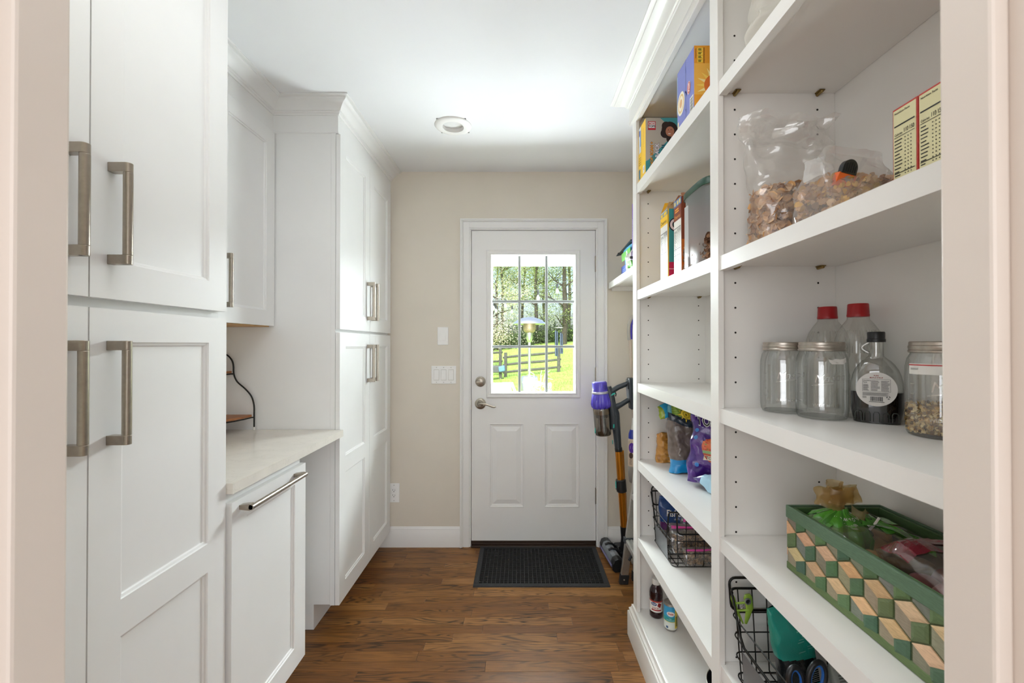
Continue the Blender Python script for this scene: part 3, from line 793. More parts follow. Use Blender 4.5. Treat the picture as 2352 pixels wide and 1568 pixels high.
def facts(q, F, x0, y0, x1, y1, seed=0, title=True, ink=BLK, head='Nutrition Facts'):
    """nutrition table: title, rules, two value columns"""
    w, h = x1 - x0, y1 - y0; r = random.Random(seed); th = w * .12
    if title: q.text(F, x0 + w * .02, y1 - th * 1.05, head, th * 1.12, ink, lift=.0009, bold=.01, sx=min(1, .95 * w / (len(head) * th * .58)))
    q.rect(F, x0, y1 - h * .17, x1, y1 - h * .155, ink, lift=.0009)
    q.text(F, x0 + w * .02, y1 - h * .27, 'Calories', w * .16, ink, lift=.0009, bold=.01, sx=.72)
    q.text(F, x0 + w * .46, y1 - h * .265, '110', w * .26, ink, lift=.0009, bold=.01, sx=.62); q.text(F, x0 + w * .74, y1 - h * .265, '150', w * .26, ink, lift=.0009, bold=.01, sx=.62)
    y = y1 - h * .29
    q.rect(F, x0, y, x1, y + h * .006, ink, lift=.0009)
    n = 16
    for k in range(n):
        yy = y - (k + 1) * (h * .62 / n)
        q.rect(F, x0 + w * .02, yy, x0 + w * (.22 + .2 * r.random()), yy + h * .011, ink, lift=.0009)
        q.rect(F, x0 + w * .52, yy, x0 + w * .57, yy + h * .011, ink, lift=.0009); q.rect(F, x0 + w * .66, yy, x0 + w * .71, yy + h * .011, ink, lift=.0009)
        q.rect(F, x0 + w * .80, yy, x0 + w * .85, yy + h * .011, ink, lift=.0009)
        if k in (9, 13): q.rect(F, x0, yy - h * .012, x1, yy - h * .003, ink, lift=.0009)
    bars(q, F, x0, x1, y0, y0 + h * .08, 4, tuple(v + .1 for v in ink), .45, .15, seed)

Y1 = '#efc02a'
t, FL, FF, wd, ht, dp = carton('cereal_box', 'yellow and teal cereal box lying on its side on the top shelf', .527, .80, 1.770, 1.880, 2.0253, 2.262, Y1, 'cereal boxes in the bookcase')
q = MB()
q.rect(FF, 0, 0, dp, ht, hx('#b9ad9c'), lift=.0002)
q.poly(FF, [(.0, 0), (dp, 0), (dp, .16), (.11, .16), (.06, .11), (.012, .062), (0, .055)], hx('#3f8f90'), lift=.0003)
q.poly(FF, [(.06, ht), (.10, .20), (.14, .12), (dp, .10), (dp, ht)], hx('#4a9d9c'), lift=.00035)
q.rect(FF, .010, .186, .042, .222, hx('#c2202c'), lift=.0004); q.rect(FF, .0125, .194, .0395, .219, WHT, lift=.0005)
q.text(FF, .026, .208, 'BOX', .0115, hx('#c2202c'), lift=.0007, bold=.03, align='CENTER'); q.text(FF, .026, .1975, 'TOPS', .0115, hx('#2b2430'), lift=.0007, bold=.03, align='CENTER')
for off, c in ((.0022, '#3d1a3c'), (0, '#f0a020')):
    q.text(FF, .031, .030, 'SHOP, SCAN +', .0165, hx(c), lift=.0005 if off else .0008, rot=pi / 2, bold=.075 if off else .02)
for off, c in ((.0022, '#4a1f46'), (0, '#f6f0f0')):
    q.text(FF, .055, .018, 'GIVE BACK', .0225, hx(c), lift=.0006 if off else .0009, rot=pi / 2, bold=.07 if off else .02)
bars(q, FF, .066, .082, .08, .13, 5, hx('#1d3f44'), .4, .3, 3)
hc = hx('#2e1d16')
q.disc(FF, .100, .185, .034, hc, lift=.0006, ry=.036); q.disc(FF, .082, .172, .020, hc, lift=.00062); q.disc(FF, .085, .203, .018, hc, lift=.00064); q.disc(FF, .108, .150, .022, hc, lift=.00063)
q.poly(FF, [(.105, .16), (.135, .175), (.15, .15), (.14, .11), (.115, .125)], hx('#b9c3c8'), lift=.00065)
q.disc(FF, .101, .180, .018, hx('#b9785a'), lift=.0007, ry=.021); q.poly(FF, [(.103, .165), (.118, .17), (.125, .15), (.110, .148)], hx('#a96a4e'), lift=.00068)
q.disc(FF, .095, .186, .002, hc, lift=.0008, n=8); q.disc(FF, .106, .187, .002, hc, lift=.0008, n=8); q.disc(FF, .100, .179, .0022, hx('#a05f48'), lift=.0008, n=8); q.disc(FF, .099, .170, .006, hx('#f2e6e0'), lift=.0008, ry=.002, n=10)
q.rect(FL, .012, .125, .044, .235, hx('#dfe6ee'), lift=.0004); q.rect(FL, .014, .2, .028, .225, hx('#3f55a8'), lift=.0006); q.rect(FL, .03, .15, .042, .22, hx('#4f8fd0'), lift=.0006)
q.rect(FL, .053, 0, .0545, ht, hx('#a8851a'), lift=.0004); bars(q, FL, .02, .05, .07, .11, 4, hx('#8c6d18'), .4, .3, 5); bars(q, FL, .078, .084, .13, .21, 12, hx('#a8851a'), .5, .1, 6)
q.rect(FL, .072, .018, .095, .05, hx('#e9eef2'), lift=.0005); q.rect(FL, .012, .012, .035, .055, hx('#2f6f8a'), lift=.0005); q.text(FL, .08, .03, 'G', .014, hx('#2f4ea0'), bold=.03)
q.build('printed_panels', PRINT, t, fix=False)

t, FL, FF, wd, ht, dp = carton('cereal_box', 'violet and orange double cereal box on the top shelf', .530, .80, 1.286, 1.423, 2.0253, 2.224, '#6f76bd', 'cereal boxes in the bookcase')
q = MB()
q.rect(FF, 0, 0, dp, ht, hx('#e39a28'), lift=.0002); q.rect(FF, 0, .05, dp, .145, hx('#eab24a'), lift=.0003)
for k in range(9):
    a_ = radians(95 + k * 21); c0 = (.064, .078)
    pts = [(c0[0] + .032 * cos(a_ - .16), c0[1] + .032 * sin(a_ - .16)), (c0[0] + .058 * cos(a_), c0[1] + .058 * sin(a_)), (c0[0] + .032 * cos(a_ + .16), c0[1] + .032 * sin(a_ + .16))]
    q.poly(FF, pts, hx('#f6e3a0' if k % 2 else '#f1cf62'), lift=.0005)
q.disc(FF, .064, .078, .034, hx('#d9702a'), lift=.0006, n=32)
for k in range(4):
    q.rect(FF, .010, .147 + k * .0115, .026, .157 + k * .0115, hx('#f3d24a'), lift=.0006); bars(q, FF, .012, .024, .149 + k * .0115, .156 + k * .0115, 3, BLK, .5, .3, k)
bars(q, FF, .028, .032, .145, .193, 14, hx('#5a3a12'), .5, .2, 2); bars(q, FF, .003, .007, .16, .19, 8, hx('#7a4a1a'), .5, .2, 2)
q.disc(FF, .021, .012, .014, hx('#b51f28'), lift=.0007); q.text(FF, .012, .010, 'Post', .012, WHT, lift=.0009, rot=.5, bold=.02, shear=.3)
q.rect(FL, .072, 0, .074, ht, hx('#3c4180'), lift=.0005); q.rect(FL, 0, .06, .004, ht * .93, hx('#a9c6e6'), lift=.0005)
q.poly(FL, [(.066, .10), (.080, .092), (.080, .082), (.074, .078), (.074, .10)], hx('#4a5096'), lift=.0006); q.poly(FL, [(.066, .045), (.080, .038), (.078, .03), (.074, .03)], hx('#4a5096'), lift=.0006)
q.disc(FL, .098, .094, .0125, hx('#e9c9b8'), lift=.0007, ry=.020); q.disc(FL, .098, .094, .0112, hx('#c8605a'), lift=.0008, ry=.018); q.text(FL, .103, .081, 'Post', .0145, WHT, lift=.001, rot=pi / 2, bold=.02, shear=.25)
for r_, c in ((.030, '#f1ead8'), (.024, '#d9b673'), (.019, '#f1e6cf'), (.011, '#d9a56c')): q.disc(FL, .034, .080, r_, hx(c), lift=.0006 + (.03 - r_) * .03, n=28, ry=r_ * 1.25)
q.rect(FL, .106, .008, .132, .055, WHT, lift=.0006)
for k in range(12): q.rect(FL, .109, .011 + k * .0034, .129, .011 + k * .0034 + (.0022 if k % 3 else .0012), BLK, lift=.0008)
q.rect(FL, .004, .01, .016, .03, hx('#d8c9a4'), lift=.0006)
q.build('printed_panels', PRINT, t, fix=False)

def flaps(t, x0, x1, y0, y1, z, c1, c2, k=1.0):
    for nm, pts, c in (('top_flap', [(x0, y1, z), (x1, y1, z), (x1 - .01, y1 + .012, z + .055 * k), (x0 + .02, y1 + .010, z + .05 * k)], c1),
                       ('top_flap', [(x0, y0, z), (x1, y0, z), (x1, y0 - .0, z + .004), (x0 + .01, y0 + .015, z + .03 * k), (x0, y0 + .004, z + .012)], c2),
                       ('top_flap', [(x0, y0 + .002, z), (x0, y1 - .002, z), (x0 + .03, y1 - .005, z + .040 * k), (x0 + .028, y0 + .01, z + .034 * k)], c2)):
        q = MB(); q.face(pts, 0, hx(c)); o = q.build(nm, PRINT, t)
        s = o.modifiers.new('card', 'SOLIDIFY'); s.thickness = .0008
t, FL, FF, wd, ht, dp = carton('cereal_box', 'teal cereal box with torn open yellow top on the second shelf', .540, .74, 1.545, 1.625, 1.5563, 1.812, '#d9ad2e', 'cereal boxes in the bookcase', open_top=True)
q = MB()
q.rect(FL, .003, 0, wd - .003, ht, WHT, lift=.0003); q.rect(FL, .002, ht - .018, wd - .002, ht - .001, hx('#3f7fae'), lift=.0005)
q.rect(FL, .006, ht - .016, .03, ht - .004, hx('#e8c23a'), lift=.0007); q.rect(FL, .038, ht - .016, .07, ht - .004, hx('#e8c23a'), lift=.0007)
q.rect(FL, .002, ht - .052, wd - .002, ht - .018, hx('#f0c020'), lift=.0005); q.text(FL, .005, ht - .045, 'Cheerios', .0185, BLK, lift=.0009, bold=.0, sx=.92)
facts(q, FL, .005, .055, wd - .006, ht - .056, 4, False); bars(q, FL, .005, wd - .008, .01, .05, 7, hx('#9aa0a4'), .35, .25, 8)
q.rect(FF, .004, 0, dp, .062, hx('#c8244c'), lift=.0003); q.rect(FF, .004, .036, dp, .038, hx('#efc9c4'), lift=.0005); q.rect(FF, .004, .062, dp, ht, hx('#3f8f8c'), lift=.0003)
for b_, c, l in ((.09, '#2a1526', .0005), (.02, '#ecd9d4', .0009)): q.text(FF, .006, .178, 'G', .058, hx(c), lift=l, bold=b_)
q.build('printed_panels', PRINT, t, fix=False)
flaps(t, .540, .72, 1.545, 1.625, 1.812, '#e0a51e', '#a9865a', 1.0)
q = MB(); q.face([(.545, 1.60, 1.815), (.62, 1.61, 1.83), (.64, 1.57, 1.85), (.57, 1.57, 1.845)]); q.build('inner_bag', clear_mat('crinkled_liner', haze=.5, hazecol='#dccdb0'), t)
t, FL, FF, wd, ht, dp = carton('cereal_box', 'brown cereal box beside the green lidded tub', .550, .74, 1.441, 1.512, 1.5563, 1.822, '#7d3a22', 'cereal boxes in the bookcase', open_top=True)
q = MB()
q.rect(FL, .002, 0, wd - .003, ht, WHT, lift=.0003); q.rect(FL, .001, ht - .022, wd - .001, ht, hx('#3f74b0'), lift=.0005)
for x in (.006, .03, .05): q.rect(FL, x, ht - .018, x + .014, ht - .004, hx('#d9c070'), lift=.0007)
q.rect(FL, .001, ht - .072, wd - .002, ht - .022, hx('#7a3020'), lift=.0005); q.text(FL, .006, ht - .065, 'Cheerios', .017, hx('#f0a030'), lift=.0009, sx=.85); bars(q, FL, .014, .055, ht - .044, ht - .028, 2, hx('#f0a030'), .55, .3, 12)
facts(q, FL, .004, .05, wd - .006, ht - .075, 5, False); bars(q, FL, .004, wd - .008, .008, .045, 7, hx('#9aa0a4'), .35, .25, 9)
q.rect(FF, .0, 0, dp, .12, hx('#c0641e'), lift=.0004)
q.build('printed_panels', PRINT, t, fix=False)
flaps(t, .550, .70, 1.441, 1.512, 1.822, '#8a5236', '#9c6a4c', .6)

# two small red cartons with the nutrition side to the aisle
for k, (y1, lab) in enumerate(((.797, 'red carton with cream nutrition panel, next to the clipped cereal bag'), (.7455, 'red carton with cream nutrition panel, nearer the doorway'))):
    t, FL, FF, wd, ht, dp = carton('instant_oatmeal_box', lab, .70, .826, y1 - .0505, y1, 1.5483, 1.757, '#b5382e', 'red cartons on the shelf')
    q = MB(); q.rect(FL, .0025, .030, wd - .0025, ht - .004, hx('#dcd5a8'), lift=.0004); q.rect(FL, .0025, .0, wd - .0025, .0285, hx('#d5cea2'), lift=.0004)
    facts(q, FL, .0045, .034, wd - .005, ht - .007, 20 + k); bars(q, FL, .004, wd - .006, .002, .027, 5, BLK, .5, .1, 30 + k)
    q.build('printed_panels', PRINT, t, fix=False)

# translucent tub with a green lid
t = thing('storage_tub', 'clear rounded cereal tub with dark green lid', 'container', (.637, 1.325, 1.5563))
def rsq(h, r, n=40, e=.42):
    return [(math.copysign(abs(cos(2 * pi * k / n)) ** e, cos(2 * pi * k / n)) * r, math.copysign(abs(sin(2 * pi * k / n)) ** e, sin(2 * pi * k / n)) * r, h) for k in range(n)]
def stack(q, rings, o, m=0, caps=(True, True)):
    n = len(rings[0]); i0 = len(q.v); o = Vector(o)
    for r in rings: q.v += [o + Vector(p) for p in r]
    for i in range(len(rings) - 1):
        for j in range(n): q.f.append((i0 + i * n + j, i0 + i * n + (j + 1) % n, i0 + (i + 1) * n + (j + 1) % n, i0 + (i + 1) * n + j)); q.m.append(m); q.c.append(None)
    for c_, i in zip(caps, (0, len(rings) - 1)):
        if c_: q.f.append(tuple(i0 + i * n + j for j in range(n))); q.m.append(m); q.c.append(None)
TC = (.637, 1.325, 1.5566)
q = MB(); stack(q, [rsq(.0, .088), rsq(.004, .092), rsq(.10, .094), rsq(.228, .096), rsq(.232, .099), rsq(.236, .099)], TC, caps=(True, False)); q.build('tub', clear_mat('milky_plastic', '#ffffff', .1, .34, '#f2f2ee', .15, '#f6f7f6'), t, smooth=40)
q = MB(); stack(q, [rsq(.232, .1015), rsq(.250, .1015), rsq(.254, .099), rsq(.255, .088), rsq(.2535, .086)], TC); q.build('lid', mat('green_lid', '#0b3a28', .35), t, smooth=40)
q = MB(); q.box(.5405, .5445, 1.365, 1.392, 1.575, 1.765); q.box(.5405, .543, 1.365, 1.392, 1.566, 1.60); q.build('grip_strip', clear_mat('milky_strip', '#ffffff', .2, .55, '#e8e8e4', .2), t, bevel=.002)
def flakes(q, n, fn, size, cols, flat=.35, seed=1):
    r = random.Random(seed)
    for k in range(n):
        p = Vector(fn(r)); s = size * r.uniform(.6, 1.25); a_ = Vector((r.gauss(0, 1), r.gauss(0, 1), r.gauss(0, 1))).normalized()
        u = a_.orthogonal().normalized(); v = a_.cross(u); ang0 = r.uniform(0, 6)
        c = hx(r.choice(cols)); b_ = r.uniform(.82, 1.12); c = tuple(x * b_ for x in c)
        rim = []
        for j in range(8):
            an = ang0 + j * pi / 4; rr = s * r.uniform(.86, 1.08); rim.append(p + u * cos(an) * rr + v * sin(an) * rr * .82 + a_ * (s * flat * cos(2 * an + k)))
        q.raw([p - a_ * s * flat * .5] + rim, [(0, j + 1, (j + 1) % 8 + 1) for j in range(8)], 0, c)
q = MB(); flakes(q, 900, lambda r: (.637 + max(-.086, min(.086, r.uniform(-.12, .12))), 1.325 + max(-.086, min(.086, r.uniform(-.12, .12))), 1.564 + r.random() * (.060 + .02 * r.random())), .009, ['#8a6448', '#a67a55', '#6e4c36', '#9a7860'], seed=3)
o = q.build('cereal', MATTEP, t, fix=False); o['kind'] = 'stuff'
# ------------------------------------------------------------------ snack bags on the fourth shelf
def film_bag(name, label, cat, S, colfn, na=56, nt=44, group=None, loc=(0, 0, 0), m=None):
    t = thing(name, label, cat, loc, group)
    q = MB(); q.surf(S, 0, 1, 0, 1, na * 2, nt * 2, 0, colfn, wrap=True); q.build('film', m or GLOSSP, t, smooth=70)
    return t
soft = lambda lo, hi_: (lambda t: max(hi_, sin(pi * min(1, max(0, t))) ** .5) if t > .5 else max(lo, sin(pi * min(1, max(0, t))) ** .5))

S, Fr = pillow(.165, .122, .060, (.682, 1.852, .812), yaw=.1, tilt=-.12, amp=.016, fq=26, seed=4, prof=soft(.5, .12))
def cgold(a, t):
    x = cos(2 * pi * a)
    if a > .5 and x > -.52 + .3 * t and .18 < t < .80: return hx('#8d8880') if t < .55 else hx('#4a453f')
    n_ = noise.noise(Vector((x * 4, t * 7, a * 5))); return hx('#b9823a') if n_ < .2 else hx('#a4702e')
t = film_bag('snack_bag', 'crumpled gold snack bag at the far end of its shelf', 'bag', S, cgold, loc=(.682, 1.852, .812))
q = MB(); bars(q, lambda x, y, l=0: Fr(x, y, .0015), -.38, .9, .22, .5, 8, hx('#d9d6cf'), .4, .2, 3)
q.build('printed_panel', PRINT, t, fix=False)

S, Fr = pillow(.185, .262, .085, (.693, 1.700, .812), yaw=.05, tilt=-.13, amp=.010, fq=20, seed=9, prof=soft(.62, .10))
def cchip(a, t):
    x = cos(2 * pi * a)
    if t < .20: return hx('#1c86c0')
    if t > .80 - .10 * x:
        if abs(x) > .78: return hx('#6fb6c2')
        return hx('#8fae48') if int(t * 62) % 2 else hx('#7d9c3c')
    if t > .66 - .12 * x: return hx('#26323e')
    n_ = noise.noise(Vector((x * 9, t * 16, 2.0))); return tuple(v * (1 + .35 * n_) for v in hx('#6e625b'))
t = film_bag('tortilla_chip_bag', 'half clear chip bag with green top and blue foot', 'bag', S, cchip, na=80, nt=60, loc=(.693, 1.70, .812))
F = lambda x, y, l=0: Fr(x, y, .0018 + l)
q = MB()
for k in range(10):
    an = k * 2 * pi / 10; q.face([F(-.28 + (.21 + .05 * (k % 2)) * cos(an + d_) * rr, .865 + (.075 + .015 * (k % 2)) * sin(an + d_) * rr) for d_, rr in ((-.28, .62), (0, 1.45), (.28, .62))], 0, hx('#e6c42e'))
for rr, c, l in ((.20, '#20241c', .0002), (.18, '#e9cc34', .0004), (.11, '#8c7a1c', .0006), (.09, '#e9cc34', .0008), (.04, '#8c7a1c', .001)):
    q.cdisc(F, -.28, .865, rr, rr * .42, hx(c), l)
for x in (-.9, -.82, .82, .9, .97):
    for k in range(9): q.face([F(x + .015 * cos(b_), .70 + k * .033 + .006 * sin(b_)) for b_ in (0, 1.57, 3.14, 4.71)], 0, hx('#1d3a4a'))
q.text(lambda x, y, l=0: F(x, y, l), .15, .80, 'TRADER JOE\'S', .075, hx('#d8e0c8'), sx=1.0)
q.build('printed_panel', PRINT, t, fix=False)
q = MB(); S2, F2 = pillow(.09, .055, .018, (.618, 1.735, 1.032), yaw=.25, tilt=-.2, roll=-.35, amp=.010, fq=30, seed=2)
q.surf(S2, 0, 1, 0, 1, 24, 14, 0, lambda a, tt: hx('#2b9bc4') if cos(2 * pi * a) > -.45 else hx('#93a62a'), wrap=True); q.build('folded_corner', GLOSSP, t, smooth=70)
q = MB()
for i in range(7):
    for j in range(4):
        x, y = -.35 + i * .2, .25 + j * .18
        q.face([F2(x + .03 * cos(b_), y + .03 * sin(b_), .0015) for b_ in (0, 1.57, 3.14, 4.71)], 0, hx('#16364c'))
q.build('printed_dots', PRINT, t, fix=False)

S, Fr = pillow(.215, .262, .090, (.716, 1.530, .815), yaw=-.22, tilt=-.16, roll=.10, amp=.010, fq=18, seed=12, prof=soft(.35, .10))
def ctost(a, t):
    x = cos(2 * pi * a)
    if a > .5 and x > .05 - (t - .6) * .8 and .58 < t < .74: return hx('#2a6fa8')
    if t > .9: return hx('#2b2f7a')
    n_ = noise.noise(Vector((x * 2.3, t * 5, 1.0)))
    return hx('#5c3a86') if n_ > .16 else hx('#412274')
t = film_bag('tortilla_chip_bag', 'purple chip bag with white lettering and a red dip picture', 'bag', S, ctost, na=80, nt=60, loc=(.728, 1.53, .815))
F = lambda x, y, l=0: Fr(x, y, .002 + l)
q = MB()
for off, c, l in ((.06, '#e9e8ea', 0), (.0, '#1d1b22', .0007)):
    q.text(F, -.90, .775, 'TOSTITOS', .20, hx(c), lift=l, bold=off, sx=1.5)
q.cdisc(F, -.30, .45, .40, .17, hx('#c4502e'), .0005); q.cdisc(F, -.30, .50, .37, .10, hx('#d96a3a'), .0009)
q.cquad(F, -.69, .12, .40, .435, hx('#8fae7a'), .0013, slope=.02); q.cquad(F, -.65, .08, .315, .375, hx('#e6d9c2'), .0013, slope=.02)
q.text(F, -.60, .335, 'TOSTITOS', .05, hx('#2a1c14'), lift=.0018, sx=2.2, bold=.02)
r = random.Random(5)
for k in range(40):
    x, y = -.30 + r.uniform(-.32, .32), .5 + r.uniform(-.08, .09)
    q.face([F(x + .03 * cos(b_), y + .013 * sin(b_), .001) for b_ in (0, 1.2, 2.5, 3.6, 5)], 0, hx(r.choice(['#e0512c', '#b43a22', '#e88a4a', '#7a8f3a'])))
for x, y in ((-.88, .70), (-.84, .60), (-.80, .24), (.7, .25)): q.face([F(x + .06 * cos(2 * pi * k / 12), y + .028 * sin(2 * pi * k / 12), .0006) for k in range(12)], 0, hx('#3f7fc4'))
q.build('printed_panel', PRINT, t, fix=False)
S, Fr = pillow(.15, .17, .055, (.735, 1.372, .842), yaw=.25, tilt=-pi / 2, amp=.010, fq=22, seed=21, prof=lambda t: max(.12, sin(pi * t) ** .6))
t = film_bag('snack_bag', 'pale blue clear bag lying flat in front of the purple chips', 'bag', S, lambda a, tt: hx('#a9cfe4') if tt < .78 else hx('#3c2470'), loc=(.735, 1.372, .815))

# ------------------------------------------------------------------ wire baskets
def wire_basket(loc, label, Lb=.250):
    t = thing('wire_basket', label, 'basket', loc, 'black wire baskets in the bookcase')
    X0, Y0, Z0 = loc; Wd, Hb = .225, .205
    P = lambda x, y, z: (X0 + x + (.012 * (1 - z / Hb)) * (1 - 2 * x / Wd), Y0 + y + (.010 * (1 - z / Hb)) * (1 - 2 * y / Lb), Z0 + .0025 + z)
    r_, R_ = .0017, .0031
    def corner(z, front=True):
        c = .018; pts = []
        for cx, cy, a0 in ((Wd - c, c, -pi / 2), (Wd - c, Lb - c, 0), (c, Lb - c, pi / 2), (c, c, pi)):
            for k in range(5):
                a = a0 + k / 4 * pi / 2; pts.append(P(cx + c * cos(a), cy + c * sin(a), z))
        return pts
    for z in (0, .050):
        q = MB(); q.tube(corner(z), r_, 6, closed=True); q.build('wire', DARKM, t, smooth=60)
    for z in (.098, .146):
        pts = corner(z); q = MB(); q.tube(pts[-1:] + pts[:-1][:-2], r_, 6); q.build('wire', DARKM, t, smooth=60)
    top = corner(Hb)[:-5]
    dip = [P(0, Lb - .012, Hb), P(-.001, Lb - .022, .19), P(-.001, Lb - .045, .115), P(-.001, Lb - .06, .098), P(-.001, .06, .098), P(-.001, .045, .115), P(-.001, .022, .19), P(0, .012, Hb)]
    q = MB(); q.tube(top + dip, R_, 8, closed=True); q.build('top_rail', DARKM, t, smooth=60)
    for k in range(6):
        x = .022 + k * (Wd - .044) / 5
        q = MB(); q.tube([P(x, 0, Hb), P(x, 0, .006), P(x, .006, 0), P(x, Lb - .006, 0), P(x, Lb, .006), P(x, Lb, Hb)], r_, 6); q.build('wire', DARKM, t, smooth=60)
    for k in range(6):
        y = .03 + k * (Lb - .06) / 5; zf = .098 if .05 < y < Lb - .05 else .14
        q = MB(); q.tube([P(0, y, zf), P(0, y, .006), P(.006, y, 0), P(Wd - .006, y, 0), P(Wd, y, .006), P(Wd, y, Hb)], r_, 6); q.build('wire', DARKM, t, smooth=60)
    for y, s in ((0, -1), (Lb, 1)):
        c = .016; pts = []
        for cx, cz, a0 in ((Wd - .035 - c, .136 + c, -pi / 2), (Wd - .035 - c, Hb + .012 - c, 0), (.014 + c, Hb + .012 - c, pi / 2), (.014 + c, .136 + c, pi)):
            for k in range(5):
                a = a0 + k / 4 * pi / 2; pts.append(P(cx + c * cos(a), y + s * .026, cz + c * sin(a)))
        q = MB(); q.tube(pts, R_, 8, closed=True); q.build('handle', DARKM, t, smooth=60)
    q = MB(); q.obox(P(-.004, .048, .006), Vector(P(-.004, Lb - .048, .006)) - Vector(P(-.004, .048, .006)), Vector(P(-.004, .048, .086)) - Vector(P(-.004, .048, .006)), (.0012, 0, 0))
    q.build('label_plate', mat('grey_plate', '#77797c', .45, .4), t)
    return t
wire_basket((.572, 1.614, .474), 'black wire basket of nuts beside the chip shelf post')
wire_basket((.532, .726, .494), 'black wire basket with a green clip on its rim', .360)

CLEARB = clear_mat('clear_food_bag', '#fcfbf8', .3, .12, '#e2e0da', .12)
ZIPM = mat('pink_zip', '#d84a9c', .4)
NUTS = ['#a8845e', '#8a6442', '#c2a27c', '#74543a', '#b9946a', '#5f4430']
S, Fr = pillow(.178, .196, .040, (.683, 1.800, .481), yaw=-.06, tilt=-.07, amp=.006, fq=18, seed=31, prof=soft(.7, .1))
def calm(a, t):
    if t > .46: return hx('#1c3f78') if t < .93 or int(t * 200) % 2 else hx('#2a5290')
    if t > .30: return hx('#5c2a62')
    return tuple(v * (1 + .3 * noise.noise(Vector((a * 30, t * 24, 0)))) for v in hx('#a39b91'))
t = film_bag('almond_bag', 'navy and purple almond bag standing in the wire basket', 'bag', S, calm, na=60, nt=60, loc=(.683, 1.80, .481))
F = lambda x, y, l=0: Fr(x, y, .0018 + l); q = MB()
q.text(F, -.72, .60, 'Fisher', .20, WHT, sx=1.7, shear=.15, bold=.015); q.text(F, -.36, .525, 'chef\'s naturals', .055, hx('#c9d3e2'), sx=2.2)
q.text(F, -.72, .355, 'Slivered Almonds', .075, hx('#e4d6e6'), sx=2.1); q.face([F(x, y) for x, y in ((-.93, .462), (.95, .462), (.95, .47), (-.93, .47))], 0, hx('#c9a65a'))
q.build('printed_panel', PRINT, t, fix=False)
for k, (lx, ly, lz, w, h, d, tl, yw, lab) in enumerate(((.690, 1.712, .482, .165, .112, .040, -.20, -.10, 'zip bag of walnuts behind the lower zip bag in the wire basket'),
                                                   (.708, 1.640, .480, .165, .062, .050, -.12, .08, 'low zip bag of nut pieces at the front of the wire basket'),
                                                   (.735, 1.757, .482, .130, .128, .030, -.10, .05, 'zip bag standing between almond bag and walnuts'))):
    S, Fr = pillow(w, h, d, (lx, ly, lz), yaw=yw, tilt=tl, amp=.006, fq=24, seed=40 + k, prof=soft(.7, .12))
    t = thing('zip_bag', lab, 'bag', (lx, ly, lz), 'zip bags in the wire basket')
    q = MB(); q.surf(S, 0, 1, 0, 1, 36, 22, 0, None, wrap=True); q.build('film', CLEARB, t, smooth=70)
    q = MB()
    for x0 in [i / 12 * 1.8 - .9 for i in range(12)]:
        x1 = x0 + .15; q.face([Fr(x0, .84, .0012), Fr(x1, .84, .0012), Fr(x1, .93, .0012), Fr(x0, .93, .0012)])
    q.build('zip_strip', ZIPM, t)
    def inside(r, S=S):
        a, tt, b = r.random(), r.uniform(.05, .62), r.random() ** .5 * .9
        p, c = Vector(S(a, tt)), Vector(S(.25, tt)) * .5 + Vector(S(.75, tt)) * .5
        return c + (p - c) * b
    q = MB(); flakes(q, 420, inside, .0065, NUTS, .5, seed=50 + k); o = q.build('nuts', MATTEP, t, fix=False); o['kind'] = 'stuff'

# ------------------------------------------------------------------ bottom shelf: juice, can, pan
t = thing('juice_bottle', 'small dark red juice bottle with white cap on the bottom shelf', 'bottle', (.594, 1.855, .147))
o3 = (.594, 1.855, .1473)
q = MB(); q.lathe([(.024, 0), (.0275, .004), (.0275, .022), (.0265, .025), (.0265, .076), (.0275, .080), (.0285, .088), (.028, .094), (.0285, .098), (.0265, .112), (.020, .126), (.015, .133), (.0145, .138)], o3, n=32)
q.build('body', mat('dark_juice', '#24090d', .08, spec=.6), t, smooth=50)
q = MB(); q.lathe([(.0165, .137), (.0175, .140), (.0172, .157), (.0155, .159), (0, .159)], o3, n=40, rib=lambda j, h: .02 * (j % 2)); q.build('cap', mat('white_cap', '#dcdad5', .4), t, smooth=30)
C = lambda r0, o, a0: (lambda x, y, l=0: Vector((o[0] + (r0 + l) * cos(a0 + x / r0), o[1] + (r0 + l) * sin(a0 + x / r0), o[2] + y)))
def arc(q, F, x0, x1, y0, y1, c, l=.0002, n=16):
    for k in range(n):
        a, b = x0 + (x1 - x0) * k / n, x0 + (x1 - x0) * (k + 1) / n
        q.face([F(a, y0, l), F(b, y0, l), F(b, y1, l), F(a, y1, l)], 0, c)
def facing_cam(o, d=0): return atan2(-o[1], -o[0]) + d
F = C(.0268, o3, facing_cam(o3)); q = MB()
arc(q, F, -.05, .05, .027, .075, WHT); arc(q, F, -.05, .05, .069, .075, hx('#b03a30'), .0004); arc(q, F, -.02, .022, .034, .039, hx('#a8242c'), .0005)
q.cdisc(F, -.010, .061, .013, .0075, hx('#1f4a8c'), .0005); q.text(F, -.020, .0605, 'Ocean', .0075, WHT, lift=.0009, shear=.2, bold=.02); q.text(F, -.019, .0545, 'Spray', .0065, WHT, lift=.0009, shear=.2, bold=.02)
for x, y in ((.010, .057), (.015, .053), (.018, .060), (.012, .063)): q.face([F(x + .005 * cos(2 * pi * k / 10), y + .005 * sin(2 * pi * k / 10), .0006) for k in range(10)], 0, hx('#8c1c22'))
q.text(F, -.016, .0415, 'JUICE', .0105, hx('#a8342c'), lift=.0007, bold=.02)
for k in range(8): arc(q, F, .026, .042, .033 + k * .005, .0355 + k * .005, hx('#6a6a6a'), .0005, 4)
q.build('label', PRINT, t, fix=False)

